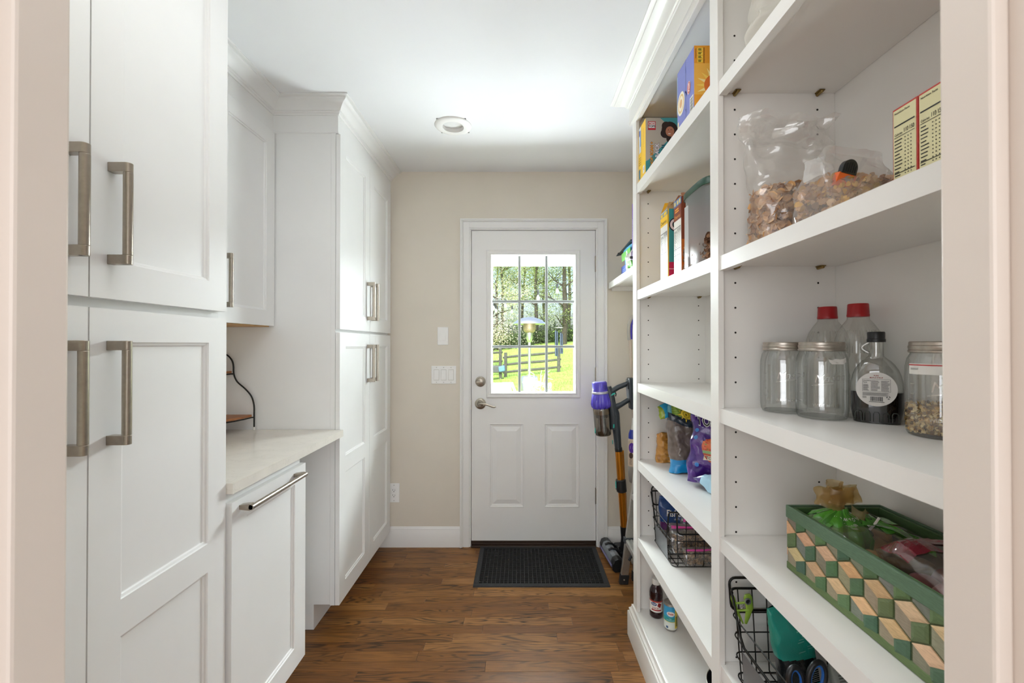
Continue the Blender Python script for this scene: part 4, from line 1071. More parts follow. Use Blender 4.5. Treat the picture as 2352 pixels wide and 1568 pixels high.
t = thing('drink_can', 'small blue and white pineapple juice can on the bottom shelf', 'can', (.627, 1.773, .147))
o3 = (.627, 1.773, .1473)
q = MB(); q.lathe([(.0225, 0), (.0245, .003), (.0262, .008), (.0262, .100), (.0245, .106), (.0252, .1085), (.0242, .1085), (.0236, .105), (0, .1045)], o3, n=40); q.build('can_body', ALU, t, smooth=35)
q = MB(); q.tube([(o3[0] + .008 * cos(k * pi / 5), o3[1] - .004 + .006 * sin(k * pi / 5), o3[2] + .1065) for k in range(10)], .0014, 6, closed=True); q.lathe([(.004, .1045), (.004, .107), (0, .107)], o3, n=10); q.build('pull_tab', ALU, t, smooth=50)
F = C(.0264, o3, facing_cam(o3)); q = MB()
arc(q, F, -.042, .042, .008, .040, hx('#e6ebe4')); arc(q, F, -.042, .042, .040, .058, hx('#2f9c9a')); arc(q, F, -.042, .042, .058, .100, hx('#3aa0d0')); arc(q, F, -.042, .042, .037, .040, hx('#e0d28a'), .0003)
arc(q, F, .018, .042, .012, .099, hx('#d9c24a'), .0004, 6); arc(q, F, .022, .034, .02, .06, hx('#7a7a2c'), .0006, 6)
q.cdisc(F, .001, .071, .016, .010, WHT, .0005)
q.text(F, .001, .068, 'Dole', .0105, hx('#c02428'), lift=.0008, bold=.03, align='CENTER'); q.text(F, -.001, .050, '100%', .0045, WHT, lift=.0006, align='CENTER'); q.text(F, -.001, .044, 'PINEAPPLE JUICE', .0042, WHT, lift=.0006, align='CENTER')
arc(q, F, -.018, -.009, .012, .021, hx('#3a5a86'), .0005, 4)
q.build('label', PRINT, t, fix=False)

t = thing('saucepan', 'dark pan with steel rim half hidden behind the middle post', 'pan', (.717, 1.395, .147))
o3 = (.717, 1.395, .1473)
q = MB(); q.lathe([(.078, 0), (.086, .003), (.096, .05), (.099, .058), (.0965, .058), (.093, .05), (.083, .006), (0, .005)], o3, n=48); q.build('pan_body', mat('dark_enamel', '#23272b', .35), t, smooth=40)
q = MB(); q.tube([(o3[0] + .0985 * cos(k * pi / 24), o3[1] + .0985 * sin(k * pi / 24), o3[2] + .059) for k in range(48)], .002, 8, closed=True); q.build('rim', ALU, t, smooth=60)
q = MB(); q.tube([(o3[0] + .07, o3[1] - .07, .197), (o3[0] + .078, o3[1] - .12, .205), (o3[0] + .08, o3[1] - .2, .207)], [.008, .009, .01], 10); q.build('handle', BLACKP, t, smooth=60)

# ------------------------------------------------------------------ jars and bottles on the middle shelf
JAR = clear_mat('jar_glass', '#fdfefd', .45, .012, '#8a978d', .02)
LID = mat('jar_lid_steel', '#b4aca2', .34, .9, var=.08, scale=140)
jprof = [(.040, .003), (.0455, .001), (.048, .006), (.0495, .016), (.050, .035), (.0500, .105), (.0493, .125), (.0465, .140), (.0425, .148), (.0415, .152), (.0415, .160)]
def jar(loc, label):
    t = thing('mason_jar', label, 'jar', loc, 'mason jars on the middle shelf')
    q = MB(); q.lathe(jprof, loc, n=48); q.f = [f for f in q.f if len(f) == 4]; q.m, q.c = [0] * len(q.f), [None] * len(q.f)
    q.lathe([(0, .004), (.030, .0035), (.042, .0045)], loc, n=32); q.build('glass_body', JAR, t, smooth=60, fix=False)
    q = MB(); q.lathe([(.0435, .150), (.0452, .151), (.0455, .154), (.0442, .156), (.0452, .159), (.0452, .1625), (.0440, .164), (.0440, .169), (.0425, .1708), (.034, .1708), (.033, .1702), (0, .1702)], loc, n=60); q.build('screw_band', LID, t, smooth=35)
    F = C(.0502, loc, facing_cam(loc) + .12); q = MB()
    G = lambda x, y, l=0: F(x, y, l)
    EMB = clear_mat('embossed_glass', '#cfd6d0', 1.6, .12, '#5f6d64', .1)
    q.text(G, -.020, .082, 'Mason', .024, lift=.0008, rot=.10, shear=.3, bold=.0)
    for k in range(26): q.face([G(-.024 + k * .0018, .0745 + .0055 * sin(k * .06), .0008), G(-.024 + (k + 1) * .0018, .0745 + .0055 * sin((k + 1) * .06), .0008), G(-.024 + (k + 1) * .0018, .0757 + .0055 * sin((k + 1) * .06), .0008), G(-.024 + k * .0018, .0757 + .0055 * sin(k * .06), .0008)])
    q.build('embossed_script', EMB, t, fix=False)
    q = MB(); q.text(G, -.022, .030, 'WIDE MOUTH', .0085, lift=.0008, bold=.01); q.build('embossed_words', EMB, t, fix=False)
    for k in range(4):
        q = MB(); q.face([G(-.052, .04 + k * .018, .0006), G(-.044, .04 + k * .018, .0006), G(-.044, .0412 + k * .018, .0006), G(-.052, .0412 + k * .018, .0006)]); q.build('measure_mark', EMB, t, fix=False)
    return t
zj = 1.1545
j1 = jar((.654, 1.056, zj), 'empty glass jar nearest the bookcase post, no sticker on it')
j2 = jar((.686, .968, zj), 'empty glass jar with a torn white paper scrap near its lid')
j3 = jar((.762, .770, zj), 'glass jar part filled with oats under a red striped label')
F = C(.0478, (.686, .968, zj), facing_cam((.686, .968)) + .12); q = MB()
pts = [(.004, .138), (.006, .133), (.012, .131), (.018, .134), (.028, .133), (.036, .134), (.042, .137), (.043, .127), (.036, .1225), (.012, .1225), (.008, .127)]
q.face([F(x, y, .0035) for x, y in pts]); q.build('paper_scrap', mat('torn_paper', '#dad7d2', .8), j2)
q = MB(); o3 = (.762, .770, zj)
q.lathe([(.0, .0055), (.040, .006), (.044, .014), (.0452, .036), (.0448, .052), (0, .056)], o3, n=32); q.c = [hx('#8d7350')] * len(q.f)
flakes(q, 1500, lambda r: (lambda a, rr, z: (o3[0] + rr * cos(a), o3[1] + rr * sin(a), zj + z))(r.uniform(0, 6.28), .0462 if r.random() < .75 else r.uniform(0, .045), r.uniform(.008, .056)), .0040, ['#e2c890', '#d2b074', '#ecd8a6', '#8a6238', '#c8a060', '#e6d09a', '#54381f'], .15, seed=8)
o = q.build('oats', MATTEP, j3, fix=False); o['kind'] = 'stuff'
F = C(.0495, o3, facing_cam(o3)); q = MB()
arc(q, F, -.048, .05, .112, .131, hx('#e6e3de'), .001, 24); arc(q, F, -.048, .05, .1275, .1295, hx('#b8262a'), .0014, 24); bars(q, lambda x, y, l=0: F(x, y, .0016), -.044, -.03, .120, .124, 2, hx('#5a5a5a'), .4, .3, 4)
q.build('label', PRINT, j3, fix=False)

CLP = clear_mat('clear_bottle_plastic', '#fcfcfa', .3, .07, '#cfcfca', .06)
for loc, lab in (((.765, 1.058, zj), 'clear plastic bottle with red cap, farther into the shelf corner'), ((.776, .976, zj), 'clear plastic bottle with red cap, behind the paper scrap jar')):
    t = thing('juice_jug', lab, 'bottle', loc, 'red capped bottles on the middle shelf')
    rg = lambda h, r: rsq(h, r, 48, .62)
    q = MB(); stack(q, [rg(0, .034), rg(.004, .038), rg(.02, .0395), rg(.09, .0395), rg(.10, .037), rg(.13, .037), rg(.14, .0395), rg(.175, .039), rg(.195, .034), rg(.212, .025), rg(.222, .0185), rg(.232, .0175)], loc, caps=(True, False)); q.build('bottle', CLP, t, smooth=50)
    for a in range(12):
        pass
    q = MB()
    for k in range(16):
        a = 2 * pi * k / 16; q.tube([(loc[0] + .039 * cos(a), loc[1] + .039 * sin(a), zj + .145), (loc[0] + .0365 * cos(a), loc[1] + .0365 * sin(a), zj + .18), (loc[0] + .031 * cos(a), loc[1] + .031 * sin(a), zj + .198)], .0012, 5)
    q.build('flutes', CLP, t, smooth=60)
    q = MB(); q.lathe([(.0205, .228), (.0212, .232), (.0205, .234), (.0195, .256), (.0185, .258), (0, .258)], loc, n=48, rib=lambda j, h: .012 * (j % 2)); q.build('cap', mat('red_cap', '#98060e', .4), t, smooth=30)

# maple syrup flask, turned to the doorway
sx_, sy_ = .760, .908
t = thing('syrup_bottle', 'flat glass syrup flask with black cap and round white label', 'bottle', (sx_, sy_, zj))
yw = atan2(-sx_, sy_); Rz = Matrix.Rotation(yw, 3, 'Z')
def ov(h, w, d, n=40, e=.75): return [(math.copysign(abs(cos(2 * pi * k / n)) ** e, cos(2 * pi * k / n)) * w, math.copysign(abs(sin(2 * pi * k / n)) ** e, sin(2 * pi * k / n)) * d, h) for k in range(n)]
def wd_(h):
    return .0435 * (1 if h < .075 else max(.28, sqrt(max(0, 1 - ((h - .075) / .066) ** 2))))
def flask(hs, k=1.0): return [ov(h, wd_(h) * k if h > .03 else (.0385 + .005 * h / .03) * k, (.023 * (1 if h < .09 else max(.5, sqrt(max(0, 1 - ((h - .09) / .055) ** 2))))) * k) for h in hs]
a = MB(); stack(a, flask([.001, .006, .03, .05, .07, .085, .10, .112, .122, .130, .135]) + [ov(.141, .0125, .0125, e=1), ov(.150, .012, .012, e=1), ov(.172, .0125, .0125, e=1)], (sx_, sy_, zj), caps=(True, False)); a.spin(Rz, (sx_, sy_, zj)); a.build('glass_flask', JAR, t, smooth=60, fix=False)
a = MB(); stack(a, flask([.0015, .006, .03, .05, .0655], 1.006), (sx_, sy_, zj)); a.spin(Rz, (sx_, sy_, zj)); a.build('syrup', mat('dark_syrup', '#0a0605', .08, coat=.6), t, smooth=60)
a = MB(); a.lathe([(.0150, .170), (.0158, .171), (.0158, .176), (.0148, .177), (.0148, .190), (.0138, .192), (0, .192)], (sx_, sy_, zj), n=48, rib=lambda j, h: .015 * (j % 2)); a.build('cap', BLACKP, t, smooth=30)
a = MB(); a.tube([(sx_ - .012 - .012 * sin(k / 8 * pi), sy_, zj + .147 + .022 * k / 8) for k in range(9)], .0035, 8); a.spin(Rz, (sx_, sy_, zj)); a.build('ring_handle', JAR, t, smooth=60)
a = MB()
for k in range(5):
    x = -.030 + k * .015
    a.tube([(sx_ + x - .005, sy_ - .0243, zj + .004), (sx_ + x - .005, sy_ - .0243, zj + .020), (sx_ + x - .003, sy_ - .0243, zj + .024), (sx_ + x + .003, sy_ - .0243, zj + .024), (sx_ + x + .005, sy_ - .0243, zj + .020), (sx_ + x + .005, sy_ - .0243, zj + .004)], .0008, 5)
a.spin(Rz, (sx_, sy_, zj)); a.build('arch_relief', mat('glass_ridge', '#3a403c', .1), t)
a = MB(); F = frame((sx_, sy_ - .0262, zj + .072), (1, 0, 0), (0, 0, 1))
a.disc(F, 0, 0, .0335, hx('#cfcbc6'), n=40, ry=.0355)
a.text(F, 0, .027, 'PURE', .0035, hx('#8c2a24'), align='CENTER', bold=.02); a.text(F, 0, .0228, 'MAPLE SYRUP', .0035, hx('#8c2a24'), align='CENTER', bold=.02)
for y0, y1 in ((.0205, .0209), (-.0052, -.0048)): a.rect(F, -.0225, y0, .0225, y1, BLK, lift=.0006)
for x0 in (-.0227, .0223): a.rect(F, x0, -.005, x0 + .0004, .0207, BLK, lift=.0006)
a.text(F, -.0215, .0165, 'Nutrition', .0033, BLK, bold=.02); a.text(F, -.0215, .0130, 'Facts', .0033, BLK, bold=.02)
bars(a, F, -.0215, -.0115, -.003, .011, 7, BLK, .4, .3, 1); bars(a, F, -.009, .006, -.003, .019, 9, BLK, .35, .3, 2); bars(a, F, .0075, .0215, -.003, .019, 9, BLK, .35, .3, 3); bars(a, F, -.0225, .02, -.0135, -.0065, 5, BLK, .4, .25, 4); bars(a, F, -.0225, -.015, -.019, -.0145, 3, BLK, .4, .2, 5)
x = -.010
r = random.Random(3)
while x < .011:
    w = r.choice((.0004, .0007, .0011)); a.rect(F, x, -.0245, x + w, -.0155, BLK, lift=.0006); x += w + r.choice((.0004, .0007))
bars(a, F, -.012, .013, -.0268, -.0255, 1, BLK, .8, 0, 6)
for k in range(3):
    b_ = k * 2 * pi / 3 + .5; a.poly(F, [(.019 + .0035 * cos(b_ + u_), -.0165 + .0035 * sin(b_ + u_)) for u_ in (-.5, .2, .9)] + [(.019 + .0014 * cos(b_ + .2), -.0165 + .0014 * sin(b_ + .2))], BLK, lift=.0006)
a.spin(Rz, (sx_, sy_, zj)); a.build('label', PRINT, t, fix=False)
# ------------------------------------------------------------------ cereal bags, clip, white bag
FILM = clear_mat('cereal_bag_film', '#fefdfb', .35, .19, '#f0eee8', .1)
FLK = ['#d6a876', '#c9985f', '#dfb88a', '#bd8850', '#e4c297', '#d0a377']
def tallprof(t): return .95 if t < .40 else max(.10, .95 - (t - .40) * 2.1)
S, Fr = pillow(.158, .318, .112, (.638, 1.008, 1.5486), yaw=-.15, tilt=-.04, amp=lambda t: .008 if t < .42 else .008 + (t - .42) * .045, fq=17, seed=61, prof=tallprof, wprof=lambda t: 1 if t < .45 else 1 + (t - .45) * .75)
t = thing('cereal_bag', 'tall open clear bag of cereal flakes beside the bookcase post', 'bag', (.638, 1.008, 1.5486), 'clear cereal bags')
q = MB(); q.surf(S, 0, 1, 0, 1, 84, 64, 0, None, wrap=True); q.build('film', FILM, t, smooth=25)
def fillin(S, t0, t1, e=.25, k=.93):
    def fn(r):
        a, tt = r.random(), r.uniform(t0, t1)
        if tt > t1 - .06: a0 = .5 + .5 * r.random()
        p, c = Vector(S(a, tt)), Vector(S(.25, tt)) * .5 + Vector(S(.75, tt)) * .5
        return c + (p - c) * (k * r.random() ** e)
    return fn
q = MB(); flakes(q, 1700, fillin(S, .03, .43), .0112, FLK, .16, seed=62); o = q.build('cereal_flakes', MATTEP, t, fix=False, smooth=85); o['kind'] = 'stuff'
def lowprof(t): return 1.0 if t < .5 else max(.14, 1 - (t - .5) * 2.2)
S, Fr = pillow(.185, .165, .135, (.672, .868, 1.5486), yaw=.12, tilt=-.02, roll=.06, amp=.012, fq=16, seed=71, prof=lowprof, wprof=lambda t: 1 if t < .5 else 1 - (t - .5) * .55)
t = thing('cereal_bag', 'low clear bag of mixed flakes held shut by an orange clip', 'bag', (.672, .868, 1.5486), 'clear cereal bags')
q = MB(); q.surf(S, 0, 1, 0, 1, 64, 30, 0, None, wrap=True); q.build('film', FILM, t, smooth=80)
q = MB(); S3, _ = pillow(.10, .10, .03, (.775, .845, 1.635), yaw=.2, roll=.95, amp=.012, fq=22, seed=75); q.surf(S3, 0, 1, 0, 1, 30, 18, 0, None, wrap=True); q.build('twisted_neck', FILM, t, smooth=80)
q = MB(); flakes(q, 1700, fillin(S, .02, .62), .0085, FLK + ['#dcae52', '#cfa044', '#a8835c', '#b08a64'], .16, seed=72); o = q.build('cereal_flakes', MATTEP, t, fix=False, smooth=85); o['kind'] = 'stuff'
S3, _ = pillow(.050, .036, .028, at(1884, 404, .85), yaw=.1, roll=-.35, amp=.012, fq=34, seed=77, prof=lambda t: .9 - .5 * t); q = MB(); q.surf(S3, 0, 1, 0, 1, 30, 16, 0, None, wrap=True); q.build('gathered_end', clear_mat('white_gather', '#ffffff', .4, .5, '#ffffff', .1), t, smooth=30)
cl0 = at(1941, 397, .822)
t = thing('bag_clip', 'orange and black magnetic bag clip on the low cereal bag', 'clip', tuple(cl0))
u, v = Vector((.90, .12, -.16)).normalized(), Vector((.12, -.15, 1)).normalized(); v = (v - u * v.dot(u)).normalized()
F = frame(cl0, u, v)
def slab(q, F, pts, z0, z1, m=0):
    lo_, hi_ = [F(x, y, z0) for x, y in pts], [F(x, y, z1) for x, y in pts]
    q.face(lo_, m); q.face(hi_, m)
    for k in range(len(pts)): q.face([lo_[k], lo_[(k + 1) % len(pts)], hi_[(k + 1) % len(pts)], hi_[k]], m)
head = [(.0155 * cos(a), .006 + .017 * sin(a)) for a in [pi * k / 14 for k in range(15)]] + [(-.0155, -.004), (.0155, -.004)]
q = MB(); slab(q, F, head, 0, .010); q.build('grip', BLACKP, t, bevel=.0015)
for k in range(6):
    q = MB(); x = -.0115 + k * .0046; hh = .019 - abs(x) * .55; slab(q, F, [(x - .0009, -.001), (x + .0009, -.001), (x + .0009, hh), (x - .0009, hh)], .0095, .0112); q.build('grip_rib', BLACKP, t)
q = MB(); slab(q, F, [(-.018, -.003), (.018, -.003), (.021, -.028), (-.021, -.028)], -.004, .0085); q.build('jaw', mat('orange_plastic', '#d9601a', .4), t, bevel=.002)
q = MB(); q.face([F(.004 + .0095 * cos(2 * pi * k / 20), -.013 + .0065 * sin(2 * pi * k / 20), .0092) for k in range(20)]); q.build('badge', mat('grey_badge', '#8b8782', .4), t)

S, Fr = pillow(.14, .13, .06, (.598, .955, 2.0035), yaw=-.6, tilt=-.05, amp=.024, fq=24, seed=81, prof=soft(.7, .15))
t = thing('white_bag', 'crumpled white plastic bag at the top of the near bookcase bay', 'bag', (.598, .955, 2.0035))
q = MB(); q.surf(S, 0, 1, 0, 1, 40, 26, 0, None, wrap=True); q.build('film', clear_mat('white_plastic_film', haze=.8, hazecol='#f0ede6'), t, smooth=70)
q = MB(); q.surf(lambda a, tt: Fr(-1 + 2 * a, 1.0 + tt * .12, .001), 0, 1, 0, 1, 16, 2); q.build('crimped_seal', mat('seal_white', '#eeeae2', .5), t)

# ------------------------------------------------------------------ green woven basket
gx0, gx1, gy0, gy1, gz = .598, .803, .548, .952, .8228
t = thing('woven_basket', 'green and natural woven chip-wood basket of produce', 'basket', (.70, .75, gz))
GR = ['#4d6a47', '#46664a', '#5c744a', '#43634a', '#5f6e45']; PE = ['#d2a87e', '#cfae86', '#d8b48c', '#caa074']; GY = ['#807c68', '#938870', '#747d6e', '#8c836b']
WOODP = print_mat('dyed_chip_wood', .62)
def woodgrain(m):
    nt = m.node_tree; b = nt.nodes['Principled BSDF']; L = nt.links.new
    tc = nt.nodes.new('ShaderNodeTexCoord'); mp = nt.nodes.new('ShaderNodeMapping'); mp.inputs['Scale'].default_value = (90, 90, 700); mp.inputs['Rotation'].default_value = (.5, .0, 0)
    n = nt.nodes.new('ShaderNodeTexNoise'); n.inputs['Scale'].default_value = 1; n.inputs['Detail'].default_value = 3; L(tc.outputs['Object'], mp.inputs[0]); L(mp.outputs[0], n.inputs['Vector'])
    r = nt.nodes.new('ShaderNodeMapRange'); r.inputs[1].default_value = .3; r.inputs[2].default_value = .7; r.inputs[3].default_value = .82; r.inputs[4].default_value = 1.12; L(n.outputs['Fac'], r.inputs[0])
    q = nt.nodes.new('ShaderNodeMix'); q.data_type = 'RGBA'; q.blend_type = 'MULTIPLY'; q.inputs[0].default_value = 1
    L(b.inputs['Base Color'].links[0].from_socket, q.inputs[6]); L(r.outputs[0], q.inputs[7]); L(q.outputs[2], b.inputs['Base Color'])
woodgrain(WOODP)
q = MB(); q.box(gx0 + .006, gx1 - .006, gy0 + .006, gy1 - .006, gz, gz + .004); q.build('basket_floor', mat('chip_wood_dark', '#5f6b45', .7, var=.15), t)
def rim(z0, z1, off, nm, col):
    for xs, ys in (((gx0 - off, gx0 - off + .005), (gy0 - off, gy1 + off)), ((gx1 + off - .005, gx1 + off), (gy0 - off, gy1 + off)), ((gx0, gx1), (gy0 - off, gy0 - off + .005)), ((gx0, gx1), (gy1 + off - .005, gy1 + off))):
        q = MB(); q.box(*xs, *ys, z0, z1, 0, hx(col)); q.build(nm, WOODP, t, bevel=.0018)
rim(gz + .113, gz + .140, .003, 'rim_band', '#58735a'); rim(gz + .108, gz + .138, -.006, 'inner_rim_band', '#4c6a42'); rim(gz + .0005, gz + .016, .002, 'base_band', '#5c6f42')
ZB, ZT = gz + .010, gz + .118
def weave(F, length):
    a1, rh = .0600, .0460; x_, y_ = a1 / 2, rh / 3 * 2
    hh = rh * 2 / 3 / 2 * 1.0
    for row in range(-1, 4):
        for col in range(-1, int(length / a1) + 2):
            cx_, cy_ = col * a1 + (row % 2) * a1 / 2, .060 + (1 - row) * rh - .03
            s = rh / 1.5
            for nm, pts, pal, l, bl in (('wood_strip', [(0, 0), (a1 / 2, s / 2), (0, s), (-a1 / 2, s / 2)], PE, .0022, .0012), ('wood_strip', [(0, 0), (a1 / 2, s / 2), (a1 / 2, -s / 2), (0, -s)], GR, .0016, .0012), ('wood_strip', [(0, 0), (-a1 / 2, s / 2), (-a1 / 2, -s / 2), (0, -s)], GY, .0006, .0008)):
                pp = [(cx_ + x * .95 + .0, cy_ + y * .95) for x, y in pts]
                pp = [(min(max(x, 0), length), min(max(y, .008), .122)) for x, y in pp]
                ar = sum(pp[i][0] * pp[(i + 1) % 4][1] - pp[(i + 1) % 4][0] * pp[i][1] for i in range(4)) / 2
                if abs(ar) < 4e-5 or max(p[1] for p in pp) < .022: continue
                mx, my = sum(p[0] for p in pp) / 4, sum(p[1] for p in pp) / 4
                c = tuple(v * random.uniform(.9, 1.08) for v in hx(random.choice(pal)))
                q = MB()
                inner = [(mx + (x - mx) * .6, my + (y - my) * .6) for x, y in pp]
                A, B = [F(x, y, l) for x, y in pp], [F(x, y, l + bl) for x, y in inner]
                q.face(B, 0, c)
                for i in range(4): q.face([A[i], A[(i + 1) % 4], B[(i + 1) % 4], B[i]], 0, c)
                D_ = [F(x, y, -.001) for x, y in pp]
                for i in range(4): q.face([A[i], A[(i + 1) % 4], D_[(i + 1) % 4], D_[i]], 0, c)
                q.build(nm, WOODP, t)
weave(frame((gx0, gy1, gz), (0, -1, 0), (0, 0, 1)), gy1 - gy0)
weave(frame((gx0, gy0, gz), (1, 0, 0), (0, 0, 1)), gx1 - gx0)
weave(frame((gx1, gy1, gz), (-1, 0, 0), (0, 0, 1)), gx1 - gx0)
q = MB()
for x0, x1, y0, y1 in ((gx0, gx0 + .002, gy0, gy1), (gx1 - .002, gx1, gy0, gy1), (gx0, gx1, gy0, gy0 + .002), (gx0, gx1, gy1 - .002, gy1)): q.box(x0 + .0, x1, y0, y1, gz + .004, gz + .12, 0, hx('#4e5a3a'))
q.build('inner_lining', WOODP, t)

def lump(q, c, r, seed, col=None, n=14, k=(1, 1, 1)):
    c = Vector(c)
    def Sf(a, tt):
        th, ph = 2 * pi * a, pi * tt
        d = Vector((sin(ph) * cos(th), sin(ph) * sin(th), cos(ph)))
        return c + Vector((d.x * k[0], d.y * k[1], d.z * k[2])) * r * (1 + .10 * noise.noise(d * 1.7 + Vector((seed, 0, 0))))
    q.surf(Sf, 0, 1, 0, 1, n, n // 2 + 2, 0, col, wrap=True)
POT = mat('potato_skin', '#bd945c', .75, var=.25, scale=45, bump=.3)
REDP = mat('red_potato_skin', '#94504a', .65, var=.3, scale=45, bump=.3)
def produce(name, label, spots, skin, S, m, extras, loc, nm):
    t = thing(name, label, 'bag', loc, 'produce bags in the woven basket')
    for i, (p, r) in enumerate(spots):
        q = MB(); lump(q, p, r, i * 3.1 + loc[0] * 9, n=16, k=(1.15, 1, .85)); q.build(nm, skin, t, smooth=80)
    if S: q = MB(); q.surf(S, 0, 1, 0, 1, 60, 34, 0, None, wrap=True); q.build('film', m, t, smooth=80)
    return t
PF = clear_mat('produce_film', '#ffffff', .4, .05, '#f2f2ec', .08)
rnd = random.Random(11)
S, Fr = pillow(.165, .185, .110, (.704, .770, .906), yaw=.1, tilt=-pi / 2 + .10, amp=.012, fq=16, seed=91, prof=lambda t: max(.12, sin(pi * t) ** .45))
sp_ = [((.66 + (k % 3) * .046 + rnd.uniform(-.006, .006), .800 + (k // 3) * .048 + rnd.uniform(-.006, .006), .896 + (k // 3) * .006 + rnd.uniform(0, .018)), rnd.uniform(.022, .027)) for k in range(9)]
t = produce('potato_bag', 'clear and green film bag of potatoes in the woven basket', sp_, POT, S, PF, None, (.705, .84, .90), 'potato')
q = MB()
GRN = hx('#4f9a32')
for xs, (t0, t1) in (((-.75, -.35), (.62, .98)), ((.02, .34), (.25, .97)), ((-.2, -.02), (.70, .98)), ((.45, .8), (.45, .62)), ((-.98, -.5), (.52, .66))):
    n = 6
    for i in range(n):
        for j in range(10):
            a0, a1_ = xs[0] + (xs[1] - xs[0]) * i / n, xs[0] + (xs[1] - xs[0]) * (i + 1) / n; b0, b1 = t0 + (t1 - t0) * j / 10, t0 + (t1 - t0) * (j + 1) / 10
            q.face([Fr(a0, b0, .0015), Fr(a1_, b0, .0015), Fr(a1_, b1, .0015), Fr(a0, b1, .0015)], 0, GRN if (i + j) % 4 else hx('#3f8428'))
for x, y, s, tx in ((-.62, .50, .10, '21'), (-.66, .42, .05, 'GLUTEN'), (-.62, .37, .05, 'FREE'), (-.2, .36, .05, 'FAT FREE'), (.10, .50, .14, 'o')):
    q.text(lambda x_, y_, l=0: Fr(x_, y_, .002 + l), x, y, tx, s, hx('#dfe6d8') if tx != 'o' else hx('#173a10'), sx=1.4, bold=.01)
q.build('green_print', GLOSSP, t, fix=False)
q = MB(); GD = hx('#3d7a2a')
q.lathe([(.050, -.075), (.056, -.055), (.054, -.030), (.044, -.012), (.028, -.002), (.014, .004), (.011, .012)], (.664, .884, .972), (.05, -.05, 1), 60, rib=lambda j, h: .10 * cos(j * 2 * pi / 60 * 11 + h * 40) + .05 * cos(j * 2 * pi / 60 * 5)); q.c = [GRN if (k % 60) % 7 < 5 else GD for k in range(len(q.f))]
q.surf(lambda a, tt: (.69 + .075 * tt + .02 * (a - .5), .862 - .075 * tt + .03 * (a - .5), .962 - .022 * tt * tt + .008 * sin(a * 7 + tt * 4)), 0, 1, 0, 1, 6, 10, 0, lambda a, tt: GRN if int(a * 6) % 3 else GD)
q.build('gathered_neck', GLOSSP, t, smooth=60)
q = MB(); 
for k in range(9): q.text(lambda x, y, l=0, k=k: Vector((.664 + (.026 + y * .6) * cos(-2.6 + k * .28 + x * 20), .884 + (.026 + y * .6) * sin(-2.6 + k * .28 + x * 20), .9715 - y * .6)), 0, 0, 'NOW'[k % 3], .012, hx('#e6ebe0'))
q.build('neck_print', PRINT, t, fix=False)
q = MB(); q.tube([(.690, .842, .955), (.697, .838, .968), (.704, .836, .981)], .0022, 6); q.build('twist_tie', mat('white_tie', '#e6e2da', .5), t)
GOLD = clear_mat('gold_organza', '#f4e6c6', .2, .30, '#d2b884', .3, '#e0c48a')
t = thing('ribbon_bow', 'gold organza bow tied on the green produce bag', 'bow', (.665, .885, .96))
for k, (dx, dy, dz, w, h, d, yw, rl) in enumerate(((-.022, .0, .004, .060, .040, .034, .3, .25), (.018, .004, .010, .062, .036, .032, -.4, -.3), (-.004, -.012, .016, .052, .034, .030, .1, .05), (.002, .012, .012, .058, .038, .026, .8, -.15))):
    S, _ = pillow(w, h, d, (.660 + dx, 0.885 + dy, .980 + dz), yaw=yw, roll=rl, amp=.010, fq=40, seed=200 + k, prof=lambda t: max(.25, sin(pi * (.15 + .75 * t)) ** .5))
    q = MB(); q.surf(S, 0, 1, .0, .92, 36, 12, 0, None, wrap=True); q.build('ribbon_loop', GOLD, t, smooth=80)
q = MB(); q.lathe([(.008, -.02), (.011, -.008), (.010, 0), (.012, .008)], (.66, .885, .976), n=12); q.build('knot', GOLD, t, smooth=60)
q = MB(); q.surf(lambda a, tt: (.68 + .045 * a, .875 - .012 * sin(a * 5), .978 - .014 * a + (tt - .5) * .026 + .005 * sin(a * 8 + tt * 3)), 0, 1, 0, 1, 12, 4); q.build('ribbon_tail', GOLD, t, smooth=80)
S, Fr = pillow(.150, .150, .100, (.702, .625, .932), yaw=-.12, tilt=-pi / 2 + .08, amp=.010, fq=18, seed=101, prof=lambda t: max(.15, sin(pi * t) ** .45))
sp_ = [((.662 + (k % 3) * .044, .650 + (k // 3) * .05, .922 + rnd.uniform(0, .012)), rnd.uniform(.021, .025)) for k in range(6)]
t = produce('potato_bag', 'dark red film bag of small red potatoes in the woven basket', sp_, REDP, S, PF, None, (.712, .65, .91), 'potato')
q = MB(); MAR = hx('#7a1a2c')
for i in range(16):
    for j in range(12):
        x0, x1, y0, y1 = -.98 + i * .1225, -.98 + (i + 1) * .1225, .45 + j * .045, .45 + (j + 1) * .045
        if y0 < .62 and -.3 < x0 < .75: continue
        q.face([Fr(x0, y0, .0015), Fr(x1, y0, .0015), Fr(x1, y1, .0015), Fr(x0, y1, .0015)], 0, MAR)
q.text(lambda x_, y_, l=0: Fr(x_, y_, .003 + l), -.75, .66, 'Dutch', .15, hx('#d8c8c4'), sx=1.5); q.text(lambda x_, y_, l=0: Fr(x_, y_, .003 + l), -.5, .90, 'NET WT', .055, hx('#d8c8c4'), sx=1.5)
q.build('red_print', GLOSSP, t, fix=False)
q = MB(); q.surf(lambda a, tt: Fr(.15 + .8 * a, .10 + .3 * tt, .002), 0, 1, 0, 1, 8, 6, 0, lambda a, tt: hx('#e1dfdb')); q.build('white_label', GLOSSP, t, fix=False)

